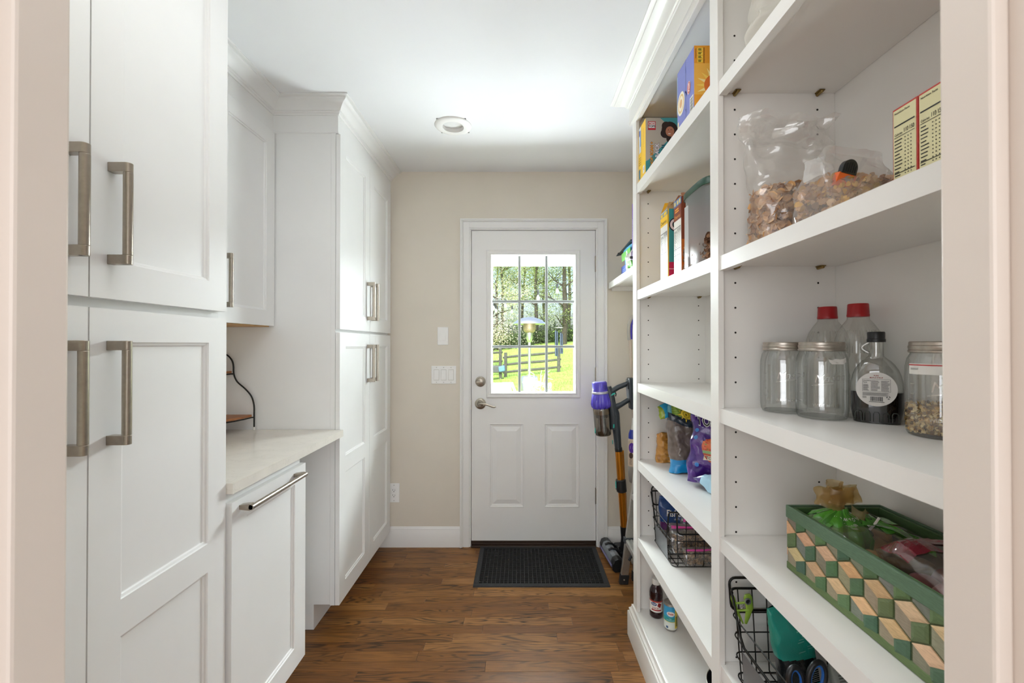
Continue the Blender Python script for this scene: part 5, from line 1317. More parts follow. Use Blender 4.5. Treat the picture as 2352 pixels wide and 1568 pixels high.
# ------------------------------------------------------------------ things in the near wire basket
S, Fr = pillow(.190, .245, .046, (.695, .985, .4985), yaw=.18, tilt=-.05, roll=-.16, amp=.007, fq=15, seed=111, prof=soft(.85, .10))
def cteal(a, t):
    x = cos(2 * pi * a)
    if .26 + .05 * x < t < .50 - .04 * x: return hx('#15181a')
    return hx('#228c7d') if t > .4 else hx('#3a9f8f')
t = film_bag('food_pouch', 'teal and black food pouch in the near wire basket', 'bag', S, cteal, na=70, nt=60, loc=(.69, .985, .4985))
q = MB(); F = lambda x, y, l=0: Fr(x, y, .002 + l)
r = random.Random(2)
for k in range(13):
    w = r.uniform(.5, .95) * .62; y = .56 + k * .022 + (.02 if k % 4 == 0 else 0); q.face([F(-w, y), F(w * .9, y), F(w * .9, y + .006), F(-w, y + .006)], 0, hx('#6fb8aa'))
for k in range(7):
    w = r.uniform(.4, .9) * .7; y = .29 + k * .02; q.face([F(-w, y), F(w, y), F(w, y + .006), F(-w, y + .006)], 0, hx('#a9b0ae'))
q.build('printed_panel', PRINT, t, fix=False)
S, Fr = pillow(.12, .16, .03, (.735, .905, .4985), yaw=.1, tilt=-.1, roll=-.1, amp=.005, fq=16, seed=115, prof=soft(.8, .1))
t = film_bag('food_pouch', 'grey nutrition-printed pouch behind the scissors', 'bag', S, lambda a, tt: hx('#8f948f') if tt > .3 else hx('#1d7f72'), na=50, nt=40, loc=(.735, .905, .4985))
q = MB(); F = lambda x, y, l=0: Fr(x, y, .002 + l)
for k in range(14):
    y = .36 + k * .035; q.face([F(-.85, y), F(-.1 + .3 * (k % 3), y), F(-.1 + .3 * (k % 3), y + .010), F(-.85, y + .010)], 0, hx('#3a3c3a'))
q.build('printed_panel', PRINT, t, fix=False)
q = MB(); a_ = at(1868, 1468, .93); b_ = at(1893, 1548, .89); q.obox(a_, b_ - a_ + Vector((0, 0, -.06)), Vector((.017, -.006, 0)), Vector((.0, .002, 0)))
tag(q.build('plastic_strip', clear_mat('grey_strip', haze=.75, hazecol='#a9a7a5', rough=.2), bevel=.0008), 'flat grey plastic strip standing behind the scissors', 'strip')
sc0 = at(1862, 1575, .86)
t = thing('scissors', 'black and blue handled scissors, handles up in the wire basket', 'scissors', tuple(sc0))
for k, (px_, py_, rx, rz, tilt_) in enumerate(((1828, 1562, .0155, .027, -.18), (1876, 1556, .0185, .031, .18))):
    c = at(px_, py_, .86 - .006 * k); pts, pin = [], []
    for j in range(24):
        a = 2 * pi * j / 24; x, z = rot2(rx * cos(a), rz * sin(a), -tilt_); pts.append(c + Vector((x, .12 * x, z)))
        x, z = rot2(rx * .72 * cos(a), rz * .78 * sin(a), -tilt_); pin.append(c + Vector((x, .12 * x, z)))
    q = MB(); q.tube(pts, .0052, 10, closed=True); hd = q.build('finger_ring', BLACKP, t, smooth=70)
    q = MB(); q.tube(pin, .0028, 8, closed=True); q.build('soft_insert', mat('blue_grip', '#1d5fb0', .4), hd, smooth=70)
    q = MB(); e = at(1855 + 8 * k, 1600, .86); q.tube([c + Vector((0, 0, -rz)), (c + e) / 2 + Vector((0, 0, -.02)), e], [.006, .0055, .005], 8); q.build('handle_arm', mat('blue_grip', '#1d5fb0', .4) if k == 0 else BLACKP, t, smooth=70)
    q = MB(); q.obox(e + Vector((-.006, -.001 + .002 * k, -.10)), (.011, 0, 0), (0, .0015, 0), (0, 0, .105)); q.build('blade', ALU, t)
# green clip on the basket rim
k0 = at(1705, 1398, 1.072)
t = thing('bag_clip', 'lime green plastic clip hanging on the wire basket rim', 'clip', tuple(k0))
GC = mat('lime_plastic', '#86a63c', .4)
for k, (top, bot, w) in enumerate(((at(1681, 1366, 1.074), at(1707, 1432, 1.070), .0055), (at(1716, 1364, 1.064), at(1713, 1432, 1.066), .011))):
    m_ = (top + bot) / 2 + Vector(((-.004 if k == 0 else .008), 0, .002)); q = MB()
    pts = [top, top * .75 + m_ * .25 + Vector((0, 0, .001)), m_, m_ * .4 + bot * .6, bot]
    q.tube(pts, [w * .6, w, w * .85, w * .55, w * .3], 12, flat=.35); q.build('jaw', GC, t, smooth=70)
q = MB(); c = at(1717, 1380, 1.060); q.lathe([(.0078, 0), (.0078, .003), (.0058, .0035), (.0058, .0005)], c, (0, -1, 0), 18); q.build('magnet_ring', mat('grey_magnet', '#8b8f8a', .35, .5), t, smooth=50)
q = MB(); q.lathe([(.0056, .0005), (0, .0006)], c, (0, -1, 0), 18); q.build('magnet', BLACKP, t)
for y in (1385, 1402):
    q = MB(); q.tube([at(1690, y, 1.070), at(1720, y - 2, 1.064)], .0028, 8); q.build('bridge', GC, t, smooth=60)
q = MB(); cc = at(1705, 1392, 1.067); q.tube([cc + Vector((.004 * cos(a * .9), .002 * sin(a * .9), -.008 + a * .0009)) for a in range(18)], .0006, 5); q.build('spring', NICKEL, t)

# ------------------------------------------------------------------ alcove between bookcase and back wall
t = thing('wall_shelf', 'white wall shelf in the alcove beside the back door', 'shelf', (.72, 2.4, 1.68))
q = MB(); q.box(.600, XR - .0005, 1.936, 2.793, 1.695, 1.719); q.build('board', SHELFW, t, bevel=.001)
q = MB(); q.box(.584, .600, 1.936, 2.782, 1.680, 1.719); q.build('front_edge', SHELFW, t, bevel=.001)
q = MB(); q.box(.606, XR - .001, 2.780, 2.794, 1.668, 1.6948); q.build('cleat', SHELFW, t, bevel=.001)
t, FL, FF, wd, ht, dp = carton('blue_box', 'dark blue carton lying under the green wipes tub', .625, .76, 2.33, 2.60, 1.7193, 1.789, '#2f4fa8')
q = MB(); q.rect(FL, 0, .002, .02, ht - .002, hx('#26397e')); bars(q, FL, .03, .14, .012, .055, 4, hx('#7f9ad6'), .3, .4, 3)
q.build('printed_panel', PRINT, t, fix=False)
t = thing('wipes_tub', 'green and blue wipes tub with black lid on the alcove shelf', 'tub', (.69, 2.45, 1.789))
q = MB(); zz = 1.7893
ringt = lambda h, e: [(.70 + x * (.075 + e), 2.455 + y * (.135 + e), zz + h) for x, y in [(math.copysign(abs(cos(2 * pi * k / 32)) ** .45, cos(2 * pi * k / 32)), math.copysign(abs(sin(2 * pi * k / 32)) ** .45, sin(2 * pi * k / 32))) for k in range(32)]]
stack(q, [ringt(0, -.012), ringt(.006, -.006), ringt(.07, 0), ringt(.074, .003), ringt(.088, .004), ringt(.09, 0)], (0, 0, 0)); q.build('tub', mat('sky_blue_plastic', '#4da4d0', .35), t, smooth=45)
q = MB(); F = frame((.6245, 2.56, zz + .002), (0, -1, 0), (-.09, 0, 1))
q.rect(F, 0, .022, .20, .068, hx('#6cb84e'), lift=.003); q.rect(F, .11, .04, .135, .064, hx('#dfe8ef'), lift=.0035); bars(q, F, .01, .10, .035, .06, 5, hx('#d6efc8'), .35, .4, 4); bars(q, F, .112, .133, .043, .062, 5, hx('#4a6a9a'), .4, .3, 5); q.rect(F, .08, .026, .095, .034, hx('#e8f4e0'), lift=.0036)
q.build('label', PRINT, t, fix=False)
q = MB(); q.obox((.606, 2.60, zz + .078), (.17, 0, .012), (0, -.28, .018), (0, 0, .006)); q.obox((.598, 2.625, zz + .070), (.05, 0, .012), (0, -.05, .008), (0, 0, .006)); q.build('lid', BLACKP, t, bevel=.003)
S, Fr = pillow(.13, .105, .030, (.606, 2.325, 1.7195), yaw=-pi / 2, amp=.012, fq=24, seed=121, prof=soft(.7, .15))
t = film_bag('snack_bag', 'white and green crumpled bag in front of the wipes tub', 'bag', S, lambda a, tt: hx('#5aa83a') if .1 < tt < .45 and cos(2 * pi * a) > .1 and a > .5 else (hx('#3a3c34') if .5 < tt < .62 and cos(2 * pi * a) > .2 else hx('#e4e3dc')), na=48, nt=30, loc=(.606, 2.325, 1.7195))
t, FL, FF, wd, ht, dp = carton('tall_box', 'tall purple carton peeking past the bookcase end', .606, .70, 2.03, 2.283, 1.7193, 2.07, '#6a3fa4')
q = MB(); q.text(FL, .02, .05, 'wipes', .03, WHT, rot=pi / 2, bold=.02); bars(q, FL, .004, .016, .05, .3, 30, hx('#cdbfe4'), .5, .2, 6); q.v, q.f, q.m, q.c = q.v, q.f, q.m, q.c
q = MB(); bars(q, FL, .004, .016, .05, .27, 26, hx('#cdbfe4'), .5, .2, 6); q.rect(FL, 0, .0, .02, .035, hx('#d9d4e6')); q.build('printed_panel', PRINT, t, fix=False)
# ------------------------------------------------------------------ cordless vacuum leaning in the alcove
VD = 2.56
V = lambda x, y, d=VD: at(x, y, d)
t = thing('cordless_vacuum', 'purple and gold cordless stick vacuum leaning beside the back door', 'vacuum', (.56, 2.6, 0))
k_ = VD / FPX
PUR = mat('purple_plastic', '#4a3bb0', .25, coat=.3)
top, bot = V(1376.5, 876), V(1386, 999)
ax = (bot - top).normalized(); L_ = (bot - top).length
q = MB(); q.lathe([(0, .0), (13.5 * k_, .0), (16 * k_, .002), (17 * k_, .006), (17.5 * k_, 22 * k_)], top, ax, 32); mo = q.build('motor_housing', PUR, t, smooth=40)
q = MB(); q.lathe([(0, -.0008), (13 * k_, -.0008), (13.5 * k_, .001)], top, ax, 24); q.build('filter_cap', mat('grey_violet', '#8a86a8', .35), mo)
q = MB()
for i in range(6):
    for j in range(5):
        a = -pi / 2 + .75 + (i - 2.5) * .17 + (j % 2) * .085
        u_ = Vector((1, 0, 0)); w_ = Vector((0, -1, 0)); r0 = 17.4 * k_; c = top + ax * (.020 + j * .0062) + (u_ * cos(a) + Vector((0, 1, 0)) * sin(a)) * r0
        tn = (-u_ * sin(a) + Vector((0, 1, 0)) * cos(a)); q.obox(c - tn * .003 - ax * .001, tn * .006, ax * .002, (u_ * cos(a) + Vector((0, 1, 0)) * sin(a)) * .0006)
q.build('vent_slots', BLACKP, mo)
q = MB(); q.lathe([(18 * k_, 22 * k_), (19 * k_, 23 * k_), (19 * k_, 27 * k_), (18 * k_, 28 * k_)], top, ax, 32); q.build('silver_ring', mat('satin_silver', '#c9c7d6', .25, .6), t, smooth=40)
q = MB(); q.lathe([(18.5 * k_, 28 * k_), (20 * k_, 33 * k_), (22 * k_, 50 * k_), (21 * k_, 57 * k_), (17 * k_, 62 * k_)], top, ax, 56, rib=lambda j, h: .055 * (1 if j % 4 < 2 else -1) * (1 if h > 34 * k_ else 0)); q.build('cyclone_ring', PUR, t, smooth=30)
q = MB(); q.lathe([(18 * k_, 60 * k_), (19.5 * k_, 63 * k_), (19 * k_, 66 * k_), (18.5 * k_, 110 * k_), (17.5 * k_, L_ - .004), (15.5 * k_, L_), (0, L_)], top, ax, 32); bi = q.build('dust_bin', clear_mat('smoky_bin', '#c9c2b8', .4, .0, '#6a6258', .05), t, smooth=50)
q = MB(); q.lathe([(16 * k_, 62 * k_), (16 * k_, 66 * k_), (17.2 * k_, 68 * k_), (17.2 * k_, 73 * k_), (16 * k_, 75 * k_)], top, ax, 24); q.build('dust_band', mat('dust_tan', '#9a8468', .9, var=.3), bi, smooth=50)
q = MB(); q.lathe([(14 * k_, 76 * k_), (14 * k_, 82 * k_), (8 * k_, 84 * k_), (8 * k_, 104 * k_), (15 * k_, 112 * k_), (16.5 * k_, L_ - .006), (10 * k_, L_ - .004)], top, ax, 24); q.build('shroud_and_dust', mat('dark_dust', '#4a4238', .9, var=.4, scale=60), bi, smooth=50)
q = MB(); q.tube([V(1397, 888), V(1402, 905), V(1405, 930), V(1410, 955), V(1409, 985)], [.018, .024, .026, .030, .024], 12, flat=.9); q.tube([V(1404, 918), V(1413, 950), V(1416, 985), V(1420, 1031)], [.020, .026, .024, .020], 14); q.build('main_body', CHARC, t, smooth=60)
q = MB(); q.lathe([(.0205, 0), (.0225, .004), (.0225, .022), (.020, .026)], V(1420, 1027), (V(1421.5, 1038) - V(1420, 1027)), 20); q.build('wand_collar', BLACKP, t, smooth=40)
q = MB(); q.tube([V(1402, 900), V(1420, 889), V(1443, 880)], [.017, .0155, .0145], 14); q.build('trigger_handle', CHARC, t, smooth=60)
q = MB(); q.tube([V(1412, 936), V(1428, 928), V(1447, 916)], [.020, .015, .0145], 14); q.build('lower_handle', CHARC, t, smooth=60)
q = MB(); q.tube([V(1441, 878), V(1445, 918)], [.012, .012], 12); q.build('rear_grip', mat('grey_grip', '#7f8387', .35), t, smooth=60)
bt = q = MB(); u_ = (V(1454, 940) - V(1449, 868)); q.obox(V(1444, 868, VD - .03), u_, Vector((.042, 0, 0)), Vector((0, .06, 0))); q.build('battery_pack', CHARC, t, bevel=.008)
q = MB(); q.obox(V(1441, 872, VD - .02), u_ * .3, Vector((.012, 0, 0)), Vector((0, .04, 0))); q.build('battery_latch', BLACKP, t, bevel=.003)
TEAL = mat('teal_button', '#2ca79a', .35)
q = MB(); q.tube([V(1403, 908, VD - .018), V(1408, 905, VD - .018), V(1413, 903, VD - .018)], [.004, .006, .004], 8); q.build('trigger', TEAL, t, smooth=60)
q = MB(); q.tube([V(1413, 900), V(1415, 905), V(1414, 910)], [.004, .0035, .003], 8); q.build('trigger_lock', BLACKP, t, smooth=60)
q = MB(); q.obox(V(1408, 983, VD - .034), V(1408.5, 974) - V(1408, 983), Vector((.009, 0, 0)), Vector((0, .006, 0))); q.build('release_button', TEAL, t, bevel=.003)
q = MB(); q.obox(V(1366.5, 995, VD - .01), V(1367, 983) - V(1367, 995), Vector((.004, 0, 0)), Vector((0, .012, 0))); q.build('bin_catch', TEAL, t, bevel=.0015)
q = MB(); q.obox(V(1407, 1020, VD - .01), V(1406.5, 1011) - V(1407, 1020), Vector((.004, 0, 0)), Vector((0, .012, 0))); q.build('wand_button', TEAL, t, bevel=.0015)
AMB = mat('amber_wand', '#b8731a', .22, .75, var=.05)
q = MB(); q.tube([V(1421, 1036), V(1434, 1214)], .0215, 20); q.build('wand', AMB, t, smooth=60)
q = MB(); q.tube([V(1430, 1034, VD + .01), V(1433, 1100, VD + .01), V(1436, 1140, VD + .008), V(1438, 1214, VD + .008)], .0075, 10); q.build('wire_tube', AMB, t, smooth=60)
q = MB(); a_, b_ = V(1425.5, 1100), V(1428, 1129); q.lathe([(.026, 0), (.030, .004), (.030, (b_ - a_).length - .004), (.026, (b_ - a_).length)], a_, b_ - a_, 20); q.box(V(1415, 1110).x, V(1424, 1110).x, VD - .02, VD + .01, V(1415, 1124).z, V(1415, 1104).z); cp_ = q.build('wand_clamp', BLACKP, t, smooth=40)
q = MB(); q.obox(V(1414.5, 1121, VD - .015), V(1414, 1106) - V(1414.5, 1121), Vector((.004, 0, 0)), Vector((0, .012, 0))); q.build('clamp_button', TEAL, cp_, bevel=.001)
q = MB(); q.tube([V(1433.5, 1208), V(1435, 1236), V(1432, 1262, 2.62), (.622, 2.625, .055)], [.024, .022, .022, .025], 14); q.build('lower_joint', BLACKP, t, smooth=60)
q = MB()
ha, hb = Vector((.558, 2.765, .042)), Vector((.583, 2.475, .042))
hd_ = (hb - ha).normalized(); hn = Vector((hd_.y, -hd_.x, 0)); hn = hn if hn.x > 0 else -hn
for s in (0, 1): pass
prof_ = [(-.040, -.030), (-.040, .006), (-.030, .030), (-.010, .038), (.012, .034), (.028, .018), (.034, -.010), (.034, -.0405), (-.030, -.0405)]
ring_ = lambda c, k: [c + hn * (x * k) + Vector((0, 0, z * (k if z > 0 else 1))) for x, z in prof_]
R_ = [ring_(ha + hd_ * u, k) for u, k in ((0, .80), (.012, 1), (.055, 1))]
def loftp(q, R_):
    for i in range(len(R_) - 1):
        for j in range(len(prof_)): q.face([R_[i][j], R_[i][(j + 1) % len(prof_)], R_[i + 1][(j + 1) % len(prof_)], R_[i + 1][j]])
    q.face(R_[0]); q.face(R_[-1])
LL = (hb - ha).length
loftp(q, R_); q.build('head_end_cap', BLACKP, t, smooth=40)
q = MB(); loftp(q, [ring_(ha + hd_ * u, k) for u, k in ((LL - .045, 1), (LL - .006, 1), (LL, .88))]); q.build('head_end_cap', BLACKP, t, smooth=40)
q = MB(); loftp(q, [ring_(ha + hd_ * u, .97) for u in (.055, LL - .045)]); q.build('head_cover', mat('smoky_grey_cover', '#7b8086', .15, var=.12, coat=.4), t, smooth=40)
q = MB(); q.tube([ha + hd_ * .03 + hn * -.042 + Vector((0, 0, -.01)), hb - hd_ * .02 + hn * -.042 + Vector((0, 0, -.01))], .006, 8); q.build('bumper', mat('violet_bumper', '#6a6688', .4), t, smooth=60)
for u in (.10, .17):
    c = ha + hd_ * u; q = MB(); q.tube([c + hn * x * 1.06 + Vector((0, 0, z * 1.06 + .001)) for x, z in ((-.030, .030), (-.010, .038), (.012, .034), (.030, .02), (.055, .012), (.075, .02))], .0065, 8, flat=1.3); q.build('strap_bar', BLACKP, t, smooth=60)
q = MB(); q.obox(ha + hd_ * .05 + hn * .036 + Vector((0, 0, -.03)), hd_ * .13, hn * .06, (0, 0, .055)); q.build('neck_housing', BLACKP, t, bevel=.012)

# ------------------------------------------------------------------ spray mop
MDp = 2.66
V2 = lambda x, y, d=MDp: at(x, y, d)
t = thing('spray_mop', 'grey spray mop with purple cane grip standing behind the vacuum', 'mop', (.70, MDp, 0))
MG = mat('warm_grey_plastic', '#a39c94', .35)
q = MB(); q.tube([V2(1462, 722), V2(1455, 725), V2(1449, 733), V2(1445, 745), V2(1444, 760), V2(1445.5, 781)], [.008, .010, .0115, .0115, .0115, .0115], 12); q.build('cane_handle', MG, t, smooth=60)
q = MB(); q.tube([V2(1461, 729, MDp - .006), V2(1454.5, 735, MDp - .006), V2(1450.5, 746, MDp - .006), V2(1450, 762, MDp - .006), V2(1450.5, 779, MDp - .006)], [.004, .007, .007, .007, .006], 10); q.build('grip_insert', mat('violet_grip', '#3a2a9a', .4), t, smooth=60)
q = MB(); q.tube([V2(1447, 780), V2(1457, 975)], .0105, 12); q.tube([V2(1457, 975), (.735, 2.68, .03)], .0105, 12); q.build('pole', mat('beige_pole', '#b5a596', .35, .3), t, smooth=60)
a_, b_ = V2(1453.5, 960, 2.60), V2(1452, 1110, 2.60)
q = MB(); q.lathe([(.006, 0), (.0075, .05), (.010, .075), (.021, .115), (.022, .122)], a_, b_ - a_, 20); q.build('bottle_carrier', mat('white_carrier', '#dbd8d2', .35), t, smooth=50)
q = MB(); q.lathe([(.016, .070), (.0235, .095), (.0245, .122), (.020, .124)], a_ + Vector((-.001, -.002, 0)), b_ - a_, 20); q.build('blue_collar', mat('deep_blue_plastic', '#22318f', .3), t, smooth=50)
q = MB(); q.lathe([(.018, .121), (.026, .126), (.028, .135), (.028, .150), (.0265, .24), (.026, .290)], a_, b_ - a_, 24); bo = q.build('cleaner_bottle', mat('cream_bottle', '#d2bda6', .35), t, smooth=50)
q = MB(); q.lathe([(.0262, .289), (.0255, .330), (.018, .385), (.010, .392)], a_, b_ - a_, 20); q.build('bottle_holder', MG, t, smooth=50)
ba = (b_ - a_).normalized(); q = MB()
Fb = lambda x, y, l=0: a_ + ba * y + Vector((cos(-2.15 + x / .027), sin(-2.15 + x / .027), 0)) * (.0278 + l)
q.cdisc(Fb, .004, .175, .019, .030, hx('#5a2f9e'), .0006)
q.cdisc(Fb, .0, .222, .012, .018, hx('#4a3428'), .0005)
bars(q, lambda x, y, l=0: Fb(x, y, .001), -.004, .012, .165, .185, 3, hx('#e6def0'), .4, .3, 3); bars(q, lambda x, y, l=0: Fb(x, y, .0008), -.010, .006, .245, .28, 4, hx('#6a5a4c'), .3, .3, 4); q.face([Fb(x, y, .0006) for x, y in ((-.014, .138), (.004, .138), (.004, .150), (-.014, .150))], 0, hx('#3d5a4a'))
q.build('label', PRINT, bo, fix=False)
q = MB(); q.obox((.675, 2.56, .002), (.10, 0, 0), (0, .20, 0), (0, 0, .018)); q.build('mop_head', MG, t, bevel=.006)

# ------------------------------------------------------------------ aluminium step ladder
t = thing('step_ladder', 'aluminium step ladder folded open in the alcove', 'ladder', (.62, 2.2, 0))
Yf, Yn = 2.365, 1.985
def rail(nm, p0, p1, y, wx, wy):
    p0, p1 = Vector((p0[0], y, p0[1])), Vector((p1[0], y, p1[1])); q = MB()
    q.obox(p0, (wx, 0, 0), (0, wy, 0), p1 - p0); return q.build(nm, ALU, t, bevel=.003)
front = lambda z: .556 + z * .128
rear = lambda z: .640 + z * .075
for y in (Yf, Yn):
    rail('front_rail', (front(.03), .03), (front(1.22), 1.22), y - .012, .040, .024); rail('rear_leg', (rear(.03) - .006, .03), (rear(1.16) - .006, 1.16), y + .022, .026, .022)
    q = MB(); q.obox((front(0) - .004, y - .016, 0), (.048, 0, 0), (0, .032, 0), Vector((.007, 0, .052))); ft = q.build('front_foot', RUBBER, t, bevel=.004)
    q = MB(); q.lathe([(.0045, -.002), (.0045, .0), (0, .0)], (front(.025) + .018, y - .017, .028), (0, -1, 0), 10); q.build('rivet', ALU, ft, smooth=40)
    q = MB(); q.obox((rear(0) - .010, y + .018, 0), (.034, 0, 0), (0, .030, 0), Vector((.004, 0, .050))); ft = q.build('rear_foot', RUBBER, t, bevel=.004)
    q = MB(); q.lathe([(.0045, -.002), (.0045, .0), (0, .0)], (rear(.025) + .006, y + .017, .026), (0, -1, 0), 10); q.build('rivet', ALU, ft, smooth=40)
    q = MB(); q.tube([(front(.135) + .030, y - .018, .135), (front(.16) + .045, y - .018, .165), (rear(.22) + .004, y - .016, .225)], .0065, 8); q.build('brace', mat('dark_brace', '#35373a', .4, .4), t, smooth=60)
    q = MB(); q.obox((front(.225) - .006, y - .018, .226), (.09, 0, .0), (0, .03, 0), (0, 0, .030)); q.build('step_bracket', mat('grey_bracket', '#3f4347', .5), t, bevel=.003)
STEP = mat('step_aluminium', '#c9c8c4', .45, .6, var=.05, scale=100)
for z, w in ((.248, .10), (.500, .085), (.750, .075), (1.0, .075)):
    q = MB(); x0 = front(z) - .002; q.box(x0, x0 + w, Yn + .012, Yf - .018, z - .028, z)
    st = q.build('step', STEP, t, bevel=.002)
    for k in range(5):
        q = MB(); xr = x0 + .008 + k * (w - .024) / 4; q.box(xr, xr + .007, Yn + .013, Yf - .019, z, z + .0025); q.build('tread_rib', STEP, st, bevel=.0008)
q = MB(); q.obox((front(.50) + .008, Yf - .034, .452), (.05, 0, 0), (0, .02, 0), Vector((.008, 0, .07))); q.build('step_bracket', mat('grey_bracket', '#3f4347', .5), t, bevel=.004)
q = MB(); q.box(front(1.2) - .01, front(1.2) + .08, Yn - .02, Yf + .02, 1.17, 1.225); q.build('top_cap', mat('grey_cap', '#6a6d70', .5), t, bevel=.008)

# ------------------------------------------------------------------ outside
def gz_(x, y):
    e = max(0, y - 12.5)
    return -.22 + .0021 * e * e * (1 if e < 34 else 34 * 34 / (e * e) * 1.1) + .10 * max(0, min(1, (y - 13) / 6)) * max(-4, min(6, x)) * 1.0
LAWN = mat('lawn_green', '#8fae52', .9, var=.22, scale=1.6)
q = MB()
nx_, ny_ = 40, 60
S_ = lambda a, tt: (-22 + 44 * a, 5.2 + 70 * tt ** 1.3, gz_(-22 + 44 * a, 5.2 + 70 * tt ** 1.3) + .03 * noise.noise(Vector((a * 30, tt * 40, 0))))
q.surf(S_, 0, 1, 0, 1, nx_, ny_, 0, None); o = q.build('ground', LAWN, smooth=80); tag(o, 'sunlit green lawn sloping up to the woods', kind='structure')
q = MB()
r = random.Random(77)
for k in range(9000):
    y = 7 + 24 * r.random() ** 1.2; x = r.uniform(-.14, .20) * y + r.uniform(-.5, .5); z = gz_(x, y); s = r.uniform(.04, .11)
    a = r.uniform(0, pi); dx, dy = cos(a) * .012, sin(a) * .012; lx, ly = r.uniform(-.04, .04), r.uniform(-.04, .04)
    c = hx(r.choice(['#8aae4c', '#9cbc62', '#769a40', '#abc472', '#90b054'])); q.face([(x - dx, y - dy, z), (x + dx, y + dy, z), (x + lx, y + ly, z + s)], 0, c)
o = q.build('grass', MATTEP, fix=False); tag(o, 'short grass blades on the lawn', 'grass', 'stuff')
q = MB(); q.box(-6, 6, DW + .14, 5.3, -.30, -.05); tag(q.build('ground', mat('patio_stone', '#c9c4b8', .8, var=.1)), 'pale stone patio outside the back door', kind='structure')
t = struct('roof', 'white porch roof over the patio', (0, 4, 2.5))
q = MB(); q.box(-6, 6, DW + .14, 5.9, 2.66, 2.74); q.build('soffit', TRIMW, t); q = MB(); q.box(-6, 6, 5.75, 5.9, 2.395, 2.66); q.build('porch_beam', TRIMW, t, bevel=.004)
q = MB(); q.box(-6, 6, DW + .141, DW + .16, 2.2, 2.66); q.box(-6, -.5, DW + .141, DW + .16, -.3, 2.2); q.box(.7, 6, DW + .141, DW + .16, -.3, 2.2); q.build('house_siding', mat('white_siding', '#dcdcd8', .7), t)

# patio heater
t = thing('patio_heater', 'silver mushroom patio heater standing out on the lawn', 'patio heater', (.28, 11, -.2))
ho = at(1216, 790, 11.0); hx0, hy0 = ho.x, 11.0; zt = lambda y: at(1216, y, 11.0).z
STEEL = mat('stainless_steel', '#d7d7d5', .3, .9, var=.04)
q = MB(); q.lathe([(0, zt(728)), (.16, zt(729.5)), (.30, zt(734)), (.405, zt(741)), (.43, zt(744)), (.42, zt(744.5)), (.30, zt(737)), (0, zt(733))], (hx0, hy0, 0), n=40); q.build('reflector', STEEL, t, smooth=60)
q = MB(); q.lathe([(.155, zt(737)), (.160, zt(755)), (.145, zt(760)), (.10, zt(764))], (hx0, hy0, 0), n=28); q.build('burner_screen', mat('burner_mesh', '#b29a86', .5, .6, var=.3, scale=60), t, smooth=50)
q = MB(); q.lathe([(.075, zt(763)), (.078, zt(778)), (.055, zt(784)), (.045, zt(786))], (hx0, hy0, 0), n=20); q.build('valve_housing', STEEL, t, smooth=50)
q = MB(); q.lathe([(.038, zt(785)), (.038, -.02)], (hx0, hy0, 0), n=16); q.build('post', STEEL, t, smooth=60)
q = MB(); q.lathe([(.21, -.20), (.22, .45), (.19, .5), (.04, .52)], (hx0, hy0, 0), n=28); q.build('tank_base', STEEL, t, smooth=50)

# split-rail fence
FW = mat('weathered_wood', '#53544f', .9, var=.25, scale=12)
def fence(name, label, posts, railz, ph):
    t = thing(name, label, 'fence', (posts[0][0], posts[0][1], gz_(*posts[0])))
    for (x, y) in posts:
        z = gz_(x, y); q = MB(); q.obox((x - .07, y - .07, z - .1), (.14, 0, 0), (0, .14, 0), (.01, 0, ph + .1)); q.build('post', FW, t, bevel=.02)
    for (a, b) in zip(posts, posts[1:]):
        for h in railz:
            pa, pb = Vector((a[0], a[1], gz_(*a) + h)), Vector((b[0], b[1], gz_(*b) + h)); d_ = (pb - pa).normalized() * .12
            q = MB(); q.tube([pa - d_, pa * .7 + pb * .3 + Vector((0, 0, .015)), pa * .3 + pb * .7 - Vector((0, 0, .01)), pb + d_], [.045, .06, .058, .045], 6); q.build('rail', FW, t)
    return t
pA, pB = (at(1161, 830, 19.5).x, 19.5), (at(1283, 830, 19.5).x, 19.5)
fence('split_rail_fence', 'weathered three-rail fence section across the lawn', [pA, pB], (.22, .56, .90), 1.12)
fence('split_rail_fence', 'fence section with a tall post beside the grey trough', [(at(1149, 830, 20.5).x, 20.5), (at(1149, 830, 20.5).x - 2.3, 22.0)], (.30, .68, 1.10), 1.30)
t = thing('planter_trough', 'grey trough with blue tarp beside the fence post', 'trough', (-1.0, 19, 0))
c0 = at(1145, 849, 18.6)
q = MB(); q.obox(c0 + Vector((-.55, 0, -.13)), (.75, 0, 0), (0, .5, 0), (0, 0, .29)); q.build('trough', mat('grey_zinc', '#54585b', .6, .2), t, bevel=.03)
q = MB(); q.obox(c0 + Vector((.02, -.03, -.10)), (.27, 0, .04), (0, .45, 0), (-.03, 0, .24)); q.build('tarp', mat('blue_tarp', '#5f8bb0', .6), t, bevel=.04)
for dx in (-.4, .02): q = MB(); q.obox(c0 + Vector((dx, .1, -.50)), (.12, 0, 0), (0, .2, 0), (0, 0, .4)); q.build('leg', FW, t)

